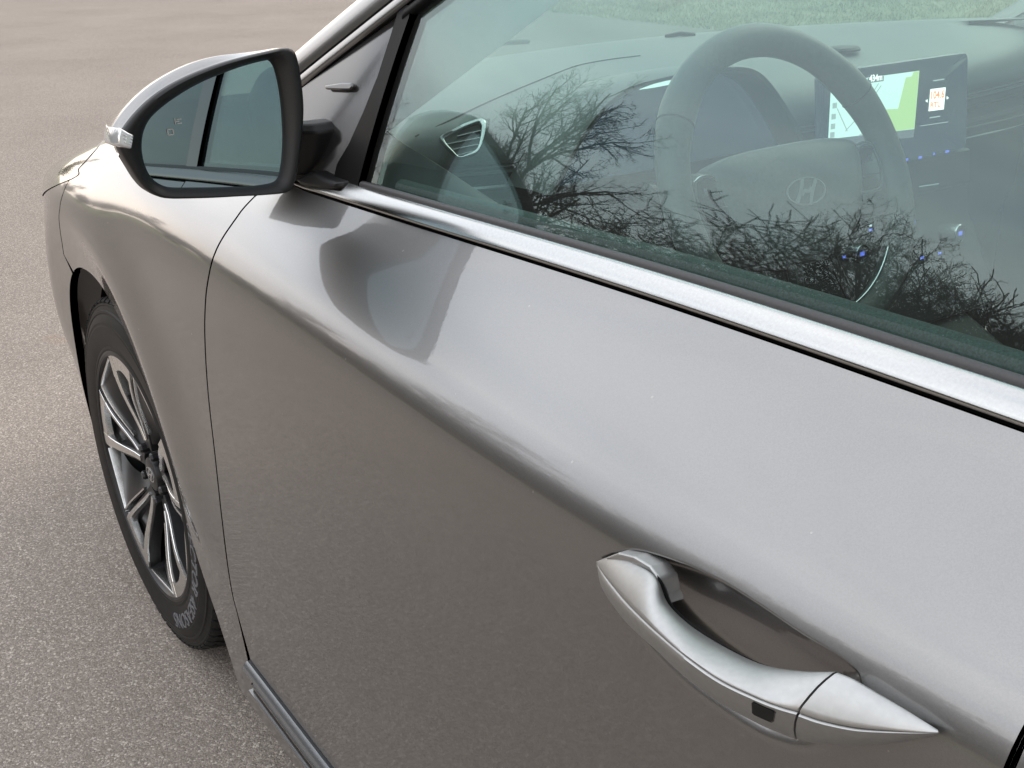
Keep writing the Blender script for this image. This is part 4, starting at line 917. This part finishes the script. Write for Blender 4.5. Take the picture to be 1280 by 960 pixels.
# ledge strip and passenger-side bright line
def dash_tube(y0, y1, z, dx, r, name, m, n=30):
    pts = [(float(xr(y)) + dx, y, z) for y in np.linspace(y0, y1, n)]; return MB().tube(pts, r, 8).build(name, m, dash)
dash_tube(.71, .30, .876, -.003, .0042, 'ledge_trim', M['satin_in'])
for px0, px1, nm, rr5 in [((1206, 173), (1300, 150), 'passenger_trim', .0019), ((1208, 160), (1300, 137), 'passenger_dash_line', .0012)]:  # second, thinner line above the trim is in the plain dash material
    a = atx(*px0, -.672); b = atx(*px1, -.66); MB().tube([a, (a + b) / 2 + np.array([-.006, 0, 0]), b, b + (b - a) * 1.2 + np.array([.03, 0, 0])], rr5, 8).build(nm, M['satin_in'] if rr5 > .0015 else M['dash'], dash)
# speaker / defroster details on the dash top
for a, b in [((832, 46), (868, 44)), ((600, 62), (660, 52))]:
    p = atz(*a, .974); q = atz(*b, .974); MB().tube([p, (p + q) / 2 + np.array([0, 0, .004]), q], .004, 8).build('dash_sensor', M['dash_low'], dash)
p = atz(1053, 62, .977); mb = MB(); mb.lathe([(.0001, .0), (.018, .0), (.021, -.003), (.021, -.006)], 24); mb.V = [V[:, [0, 2, 1]] * np.array([1, 1.6, 1]) + p + np.array([0, 0, .004]) for V in mb.V]; mb.build('light_sensor', M['dash_low'], dash)
# air vent at the driver's end
vent = empty('air_vent', car); VX = -.612
VC, VNn = hit(578, 177, dash); VNn = VNn if VNn[0] < 0 else -VNn; VC = VC + VNn * .003
def vpx(pxs): return np.array([.55 * (hit(a, b, dash)[0] + VNn * .003) + .45 * onplane(a, b, VC + VNn * .002, VNn) for a, b in pxs])
vo = cpx([(495, 340), (505, 322), (560, 292), (640, 252), (715, 226), (748, 226), (764, 240), (768, 262), (760, 310), (745, 360), (728, 400), (705, 425), (660, 440), (620, 450), (596, 446), (560, 412), (520, 372)], 440, 100, 4.571)
vi = cpx([(528, 342), (540, 328), (600, 297), (680, 262), (715, 250), (728, 252), (735, 268), (728, 330), (718, 375), (700, 402), (660, 425), (622, 440), (604, 437), (575, 405), (545, 372)], 440, 100, 4.571)
def ring_res(P, n=80): P = cat(np.vstack([P, P[:1]]), 400)[:-1]; c = P.mean(0); ax = np.cross(VNn, [0, 0, 1]); ax /= np.linalg.norm(ax); ay = np.cross(ax, VNn); d = P - c; a = np.arctan2(d @ ay, d @ ax); o = np.argsort(a); t = np.linspace(-np.pi, np.pi, n, endpoint=False); a = a[o]; q = P[o]; return np.stack([np.interp(t, np.concatenate([a - 2 * np.pi, a, a + 2 * np.pi]), np.tile(q[:, k], 3)) for k in range(3)], 1)
O_, I_ = ring_res(vpx(vo)), ring_res(vpx(vi))
MB().loft([O_ - VNn * .02, O_ + VNn * .001, O_ + (I_ - O_) * .2 + VNn * .004, O_ + (I_ - O_) * .7 + VNn * .0035, I_ + VNn * .0005, I_ - VNn * .02], False, False).build('vent_frame', M['satin_in'], vent, sharp=60)
ci = I_.mean(0); MB().loft([ci + (I_ - ci) * s - VNn * .016 for s in (.02, .5, 1.02)], True, False).build('vent_cavity', M['void'], vent)
for a, b in [((600, 322), (733, 290)), ((540, 368), (730, 330)), ((572, 398), (722, 368)), ((600, 432), (704, 404))]:
    p, q = vpx(cpx([a, b], 440, 100, 4.571)); nn = VNn
    mb = MB(); upv = np.array([0, 0, 1.]); mb.loft([[e - nn * .001 + upv * .0007, e - nn * .001 - upv * .0007, e - nn * .011 - upv * .004, e - nn * .011 - upv * .0028] for e in (p, q)]); mb.build('vane', M['satin_in'] if False else M['dash'], vent, False)
    MB().tube([p - nn * .0008, q - nn * .0008], .0009, 6).build('vane_edge', M['satin_in'], vent)
# instrument binnacle
bn = np.array([(.565, .885), (.53, .935), (.495, .972), (.455, .994), (.40, 1.002), (.33, 1.005), (.27, 1.003), (.235, .994), (.205, .972), (.165, .93), (.13, .885)])
bn = cat(bn, 50)
def bring(x, s, dz): c = np.array([.345, .905]); q = c + (bn - c) * s; return [(x, y, z + dz) for y, z in q]
mb = MB(); mb.grid([bring(-.56, .86, -.018), bring(-.62, .96, -.008), bring(-.69, 1.0, 0), bring(-.722, 1.0, 0), bring(-.727, .985, 0), bring(-.725, .955, -.002), bring(-.685, .90, -.004)])
binn = mb.build('instrument_binnacle', M['dash'], car, sharp=50, recalc=False)
mb = MB(); q = bring(-.690, .905, -.004); mb.add(q, [tuple(range(len(q)))]); mb.build('cluster_face', M['screen_dark'], binn, False)
dp = [onplane(a, b, np.array([-.694, .4, .95]), np.array([1., 0, 0])) for a, b in [(800, 112), (838, 98), (839, 103), (842, 105), (815, 110)]]
MB().prism(dp, (.002, 0, 0)).build('cluster_display', M['map_bg'], binn, False)
# steering wheel
swh = empty('steering_wheel', car); SC = np.array([-.919, .373, .902]); sa = .466
SU = np.array([math.sin(sa), 0, math.cos(sa)]); SN = np.array([-math.cos(sa), 0, math.sin(sa)]); SL = np.array([0, 1., 0])
def sw(a, b, o=0.): return SC + SL * a + SU * b + SN * o
rings = []
for t in np.linspace(0, 2 * np.pi, 121)[:-1]:
    cth, sth = math.cos(t), math.sin(t); fat = 1 + .12 * math.exp(-((abs(t - math.pi / 2) - .95) / .25) ** 2)
    rings.append([sw((.1665 + .0185 * fat * math.cos(q)) * cth, (.1665 + .0185 * fat * math.cos(q)) * sth, .0165 * fat * math.sin(q)) for q in np.linspace(0, 2 * np.pi, 25)[:-1]])
rings.append(rings[0]); MB().loft(rings, False, False).build('wheel_rim', M['leather'], swh)
for t in (R(32), R(148), R(-32), R(212)):
    ring = [sw((.1665 + .0206 * math.cos(q)) * math.cos(t), (.1665 + .0206 * math.cos(q)) * math.sin(t), .0185 * math.sin(q)) for q in np.linspace(0, 2 * np.pi, 25)]
    MB().tube(ring, .0008, 5, False).build('rim_seam', M['void'], swh)
pad = np.array([(.118, .028), (.108, .040), (.075, .0465), (.03, .0485), (-.03, .0485), (-.075, .0465), (-.108, .040), (-.118, .028), (-.112, -.005), (-.098, -.035), (-.075, -.065), (-.045, -.082), (0, -.087), (.045, -.082), (.075, -.065), (.098, -.035), (.112, -.005)])
pad = cat(np.vstack([pad, pad[:1]]), 90)[:-1]
MB().loft([[sw(a * s, -.012 + (b + .012) * s, o) for a, b in pad] for s, o in [(.9, -.05), (1.0, -.02), (1.0, -.006), (.985, .000), (.95, .005), (.85, .009), (.65, .013), (.4, .0155), (.15, .0165), (.01, .0167)]]).build('airbag_cover', M['leather'], swh, sharp=70)
place_local(emblem_mesh(.060, .031, .10, .0022), 'emblem', M['emblem'], swh, sw(0, -.010, .0150), -SL, SU, SN, sharp=30)
for sg in (1, -1):
    q = [(.150, .030), (.135, .036), (.118, .030), (.108, .0), (.098, -.030), (.118, -.048), (.140, -.052), (.155, -.04), (.160, -.01)]
    q = cat(np.vstack([q, q[:1]]), 60)[:-1]; c = q.mean(0)
    MB().loft([[sw(sg * a, b, o) for a, b in c + (q - c) * s] for s, o in [(.98, -.03), (1, -.008), (.97, -.001), (.9, .001), (.02, .001)]]).build('spoke', M['leather'], swh, sharp=70)
    v = np.array([(.142, .026), (.128, .031), (.112, .026), (.104, .0), (.097, -.022), (.118, -.027), (.138, -.022), (.146, .005)]) if True else 0
    v = cat(np.vstack([v, v[:1]]), 60)[:-1]; c = v.mean(0); P = [[sw(sg * a, b, o) for a, b in c + (v - c) * s] for s, o in [(1, -.002), (1, .0035), (.97, .0048), (.88, .0048), (.86, .003), (.86, -.002)]]
    MB().loft(P, False, False).build('button_bezel', M['satin_in'] if sg > 0 else M['leather'], swh, sharp=50)  # right-hand bezel coloured dark, standing in for the haze that hides it
    MB().loft([[sw(sg * a, b, o) for a, b in c + (v - c) * s] for s, o in [(.87, .000), (.86, .003), (.01, .0032)]], False, True).build('button_pad', M['gloss_black'], swh, sharp=50)
    for a, b, ww, hh in [(.128, .010, .010, .0016), (.112, .010, .010, .0016), (.121, -.006, .030, .0014), (.128, .014, .0016, .006), (.131, -.034, .010, .004), (.112, -.034, .010, .004)]:
        MB().prism([sw(sg * (a + i * ww / 2), b + j * hh / 2, .0036 if b > -.03 else .0012) for i, j in ((-1, -1), (1, -1), (1, 1), (-1, 1))], SN * .0012).build('wheel_button', M['satin_in'] if sg > 0 else M['dash_low'], swh, False)  # right-hand buttons dark as well, the haze put into their colour
for sg in (1, -1):
    MB().loft([[sw(sg * (x0), b, o) for x0, o in ((w0 - .006, -.01), (w0 - .005, .004), (w0 + .005, .004), (w0 + .006, -.01))] for b, w0 in [(-.070, .026), (-.10, .031), (-.13, .038), (-.152, .043)]]).build('lower_spoke', M['rim_dark'], swh, bevel=.0015)
MB().loft([[sw(x0 * w0, b, o) for x0, o in ((-1, -.012), (-1, .000), (1, .000), (1, -.012))] for b, w0 in [(-.075, .022), (-.152, .038)]]).build('spoke_infill', M['gloss_black'], swh, bevel=.001)
MB().tube([sw(.1475 * math.cos(t), .1475 * math.sin(t), .0055) for t in np.linspace(R(-142), R(-38), 40)], .0010, 6).build('rim_trim', M['chrome_bright'], swh)
MB().tube([sw(0, -.01, -.02), sw(0, -.02, -.22)], [.045, .055], 20).build('steering_column', M['dash_low'], swh)
for sg, L_ in ((-1, .165), (1, .165)):
    MB().tube([sw(sg * .03, .0, -.055), sw(sg * .08, .012, -.052), sw(sg * L_, .030, -.045)], [.008, .009, .011], 12).build('stalk', M['dash_low'], swh)
# touchscreen and centre stack
ts = empty('touchscreen', car); SP0 = np.array([-.750, 0, .985]); spd = np.array([-.025, 0, -.185]); spd /= np.linalg.norm(spd); SPN = np.cross(np.array([0, 1., 0]), spd); SPN = SPN if SPN[0] < 0 else -SPN
def spx(pxs, off=0.): return np.array([onplane(a, b, SP0 + SPN * off, SPN) for a, b in pxs])
def rrect(y0, y1, d0, d1, r, n=6):
    out = []
    for cy, cd_, a0 in [(y0 - r, d0 + r, 0), (y1 + r, d0 + r, 90), (y1 + r, d1 - r, 180), (y0 - r, d1 - r, 270)]:
        for k in range(n + 1):
            a = R(a0 + 90 * k / n); out.append((cy + r * math.cos(a), cd_ - r * math.sin(a)))
    return out
rect = rrect(.137, -.163, .0, .135, .010)
def srect(s, off): c = np.mean(rect, 0); return [SP0 + np.array([0, 1., 0]) * (c[0] + (y - c[0]) * s) + spd * (c[1] + (d - c[1]) * s) + SPN * off for y, d in rect]
MB().loft([srect(.98, -.022), srect(1.0, -.012), srect(1.0, -.002), srect(.985, 0), srect(.5, 0.0), srect(.01, 0)]).build('screen_bezel', M['screen_dark'], ts, sharp=50)
def flat(name, pxs, m, par, off=.0006, th=.0005): return MB().prism(spx(pxs, off), SPN * th).build(name, m, par, False)
s4 = lambda pts: cpx(pts, 1020, 40, 4.923)
flat('map_area', s4([(93, 312), (635, 238), (604, 597), (75, 660)]), M['map_bg'], ts)
flat('map_park', s4([(552, 280), (590, 272), (600, 244), (634, 240), (604, 594), (410, 622), (395, 478), (505, 472)]), M['map_green'], ts, .0011)
flat('map_bar', s4([(75, 661), (604, 598), (600, 648), (72, 706)]), M['map_bar'], ts)
for a, b in [((130, 470), (192, 610)), ((180, 610), (300, 480)), ((350, 372), (384, 318)), ((300, 480), (400, 330)), ((260, 640), (400, 560))]:
    p, q = spx(s4([a, b]), .0012); MB().tube([p, q], .0008, 5).build('map_road', M['map_road'], ts)
for c in [(115, 452), (108, 520), (104, 580), (100, 632)]:
    flat('map_icon', s4([(c[0] - 13, c[1] - 14), (c[0] + 13, c[1] - 18), (c[0] + 12, c[1] + 16), (c[0] - 14, c[1] + 20)]), M['map_road'], ts, .0012)
flat('distance_badge', s4([(318, 284), (416, 270), (414, 302), (316, 316)]), M['map_bar'], ts, .0016)
flat('station_tile', s4([(704, 352), (797, 340), (785, 476), (692, 488)]), M['screen_white'], ts)
def screen_text(txt, p0, p1, m, off, name, up=None):
    """text set on the screen plane between two photo points (baseline)"""
    a, b = spx(s4([p0, p1]), off); V, F = text_verts(txt, 1.0, .028); X = (b - a) / np.ptp(V[:, 0]); xs_ = V[:, 0] - V[:, 0].min(); hgt = np.linalg.norm(X); Yv = -spd * hgt * (up or 1.0)
    return mobj(name, a + xs_[:, None] * X + V[:, 1:2] * Yv, F, m, ts, smooth=False)
screen_text('104.6', (708, 413), (790, 402), M['screen_orange'], .0014, 'station_digits', 1.0); screen_text('RTL', (704, 466), (765, 458), M['screen_orange'], .0014, 'station_name', .78)
screen_text('434m', (328, 306), (408, 294), M['screen_white'], .0024, 'badge_digits')
for y_, (a, b) in enumerate([((722, 300), (788, 290)), ((700, 528), (762, 518)), ((642, 578), (812, 553))]):
    p, q = spx(s4([a, b]), .0006); MB().tube([p, q], .0009 if y_ < 2 else .0005, 5).build('screen_line', M['map_road'], ts)
for c, sg in (((680, 424), -1), ((809, 405), 1)):
    flat('arrow', s4([(c[0] + 7 * sg, c[1]), (c[0] - 5 * sg, c[1] - 10), (c[0] - 5 * sg, c[1] + 10)]), M['screen_white'], ts)
st = empty('centre_stack', car)
STP = SP0 + spd * .135
rows = []
for d, o in [(.136, -.02), (.137, -.008), (.140, -.004), (.185, -.003), (.19, -.006), (.235, -.004), (.25, .004), (.30, .022), (.345, .045), (.36, .046), (.37, .03)]:
    rows.append([SP0 + np.array([0, y, 0]) + spd * d + SPN * o for y in (.150, .146, .140, -.165, -.172, -.176)])
rows = np.array(rows); mb = MB(); mb.grid(rows)
for e, yy2 in ((0, .150), (-1, -.176)): mb.grid(np.stack([rows[:, e], rows[:, e] + np.array([.12, 0, 0])]))
mb.build('stack_panel', M['dash_low'], st, sharp=30, recalc=False)
def led(px, py, w_, h_, off, m='blue_led', name='button_light'):
    c = spx([(px, py)], off)[0]; MB().prism([c + np.array([0, 1., 0]) * i * w_ / 2 + spd * j * h_ / 2 for i, j in ((-1, -1), (1, -1), (1, 1), (-1, 1))], SPN * .0008).build(name, M[m], st, False)
for a, b, wv in [(560, 785, .004), (640, 772, .007), (725, 750, .003), (806, 735, .008)]: led(1020 + a / 4.923, 40 + b / 4.923, wv, .0032, .0)
s6 = lambda a, b: (1020 + a / 4.923, 180 + b / 4.923)
for a, b, wv in [(195, 536, .011), (190, 550, .008), (335, 528, .006), (600, 480, .006), (652, 700, .007), (760, 672, .006), (172, 695, .005)]: led(*s6(a, b), wv, .0030, .034)
led(*s6(336, 502), .004, .002, .034, 'icon_white')
for (a0, b0), (a1, b1), rr6 in [((630, 265), (752, 246), .0017), ((195, 218), (222, 218), .0017), ((255, 207), (355, 200), .0009), ((108, 97), (140, 97), .0014)]:
    p, q = spx([s6(a0, b0), s6(a1, b1)], .002); MB().tube([p, q], rr6, 6).build('vent_trim', M['satin_in'], st)
for a, b in [(252, 672), (855, 546)]:
    c = spx([s6(a, b)], .030)[0]; kx, ky = np.array([0, 1., 0]), np.cross(SPN, [0, 1., 0]); an = np.linspace(0, 2 * np.pi, 33)[:-1]
    rg_ = lambda r, o: [c + kx * r * math.cos(t) + ky * r * math.sin(t) + SPN * o for t in an]
    MB().loft([rg_(.0130, -.02), rg_(.0130, .008), rg_(.0122, .010), rg_(.0108, .0095), rg_(.0105, .007)], False, False).build('knob_ring', M['satin_in'], st, sharp=40)
    MB().loft([rg_(.0106, .0), rg_(.0104, .008), rg_(.002, .0085)]).build('knob', M['dash_low'], st, sharp=40)
    MB().prism([c + kx * i * .004 + ky * j * .0028 + SPN * .0088 for i, j in ((-1, -1), (1, -1), (1, 1), (-1, 1))], SPN * .0006).build('knob_light', M['blue_led'], st, False)
# centre console with selector
cn = empty('centre_console', car)
MB().loft([[(x, y * w_, z) for y, z in ((.5, .24), (.5, zt - .02), (.44, zt), (-.44, zt), (-.5, zt - .02), (-.5, .24))] for x, zt, w_ in [(-.74, .66, .28), (-.86, .62, .25), (-1.0, .56, .23), (-1.25, .53, .22), (-1.75, .55, .22)]]).build('console_body', M['dash_low'], cn, bevel=.006)
MB().loft([[(-1.02 + r * math.cos(t) * .9, r * math.sin(t), z) for t in np.linspace(0, 2 * np.pi, 17)[:-1]] for r, z in ((.012, .55), (.012, .60), (.022, .62), (.025, .645), (.019, .662), (.004, .666))]).build('gear_selector', M['gloss_black'], cn)
# inner door cards
zl = nspline([-.55, -.68, -.736, -.784, -.91, -1.0, -1.278, -1.6, -2.4], [1.01, .992, .978, .970, .948, .936, .926, .930, .945])
xd = np.concatenate([np.linspace(-.60, -1.10, 40), np.linspace(-1.12, -2.6, 30)]); rows = []
for x in xd:
    z0 = float(zl(x)); zb_ = float(zbelt(x)); yg = float(glass_y(x, zb_)); 
    rows.append([(x, yg - .014, zb_ - .03), (x, yg - .014, zb_ + .004), (x, yg - .017, zb_ + .008), (x, .5 * (yg - .017) + .5 * .766, .5 * (zb_ + .010) + .5 * z0 + .004), (x, .766, z0), (x, .757, z0 - .006), (x, .752, z0 - .03), (x, .742, .86), (x, .705, .80), (x, .690, .74), (x, .700, .70), (x, .735, .66), (x, .74, .45), (x, .73, .26)])
mb = MB(); mb.grid(rows); dcd = mb.build('door_card', M['door_in'], car, sharp=60, recalc=False); both(dcd)
both(MB().loft([[(x, y + .0, z) for y, z in ((.768, float(zl(x)) - .085), (.735, float(zl(x)) - .080), (.735, float(zl(x)) - .102), (.768, float(zl(x)) - .105))] for x in np.linspace(-.86, -1.02, 10)]).build('inner_door_handle', M['satin_in'], car, bevel=.004))
# inner pillar trims
rows = []
for x in xf[xf > -1.36]:
    z = float(seal_z(x)) + .004; a = np.array([x, float(glass_y(x, z)) - .012, z]); e_ = pil(x)[2]
    tq = float(sstep((-.90 - x) / .28)); E_ = np.array([x - .02, .722, 1.013 + (x + .72) * -.487]) * (1 - tq) + (e_ + np.array([-.012, -.016, -.022])) * tq
    mdp = (a + E_) / 2 + np.array([-.008, -.004, .000]); rows.append([a + np.array([0, .004, .01]), a, a * .75 + E_ * .25 + np.array([-.006, -.003, 0]), mdp, a * .25 + E_ * .75 + np.array([-.007, -.003, 0]), E_, E_ + np.array([.008, -.001, .006]), e_ + np.array([-.006, -.002, -.008])])
mb = MB(); mb.grid(rows); both(mb.build('pillar_trim', M['trim_light'], car, sharp=60, recalc=False))
# seats
def rounded(name, c, d, m, par, tilt=0., r=.05):
    Mx = np.array([[math.cos(tilt), 0, math.sin(tilt)], [0, 1, 0], [-math.sin(tilt), 0, math.cos(tilt)]])
    o = MB().box(c, d, Mx).build(name, m, par, True, sharp=180, bevel=r, seg=5); return o
for y in (.36, -.36):
    se = empty('front_seat', car)
    rounded('seat_cushion', (-1.42, y, .42), (.54, .52, .18), M['cloth'], se, R(-8)); rounded('backrest', (-1.74, y, .80), (.16, .50, .66), M['cloth'], se, R(-20)); rounded('headrest', (-1.885, y, 1.19), (.10, .27, .20), M['cloth'], se, R(-14), .04)
    for s_ in (-.06, .06): MB().tube([(-1.83, y + s_, 1.04), (-1.87, y + s_, 1.14)], .007, 8).build('headrest_post', M['satin_in'], se)
rb = empty('rear_seat', car); rounded('seat_cushion', (-2.25, 0, .45), (.5, 1.25, .18), M['cloth'], rb, R(-8)); rounded('backrest', (-2.60, 0, .80), (.16, 1.25, .62), M['cloth'], rb, R(-22))

# ================================================================== repeats on the far flank and at the rear axle
def copy_to(o, parent, flip=False, loc=None):
    c = o.copy(); COL.objects.link(c); c.parent = parent
    if flip: c.scale = (1, -1, 1)
    if loc is not None: c.location = loc
    return c
for o in RIGHT: copy_to(o, car, True)
for src in (mir, hd):
    e = copy_to(src, car, True)
    for ch in [k for k in src.children]: copy_to(ch, e)
wheel_parts = [k for k in fw.children]
for nm, cx, fl in (('rear_wheel', -2.70, False), ('rear_wheel', -2.70, True), ('front_wheel', 0, True)):
    e = empty(nm, car, (cx, 0, .316))
    if fl: e.scale = (1, -1, 1)
    for ch in wheel_parts:
        if ch.name.startswith('tyre_lettering') or (ch.name.startswith('shoulder_block') and nm == 'front_wheel'): continue
        c = ch.copy(); COL.objects.link(c); c.parent = e
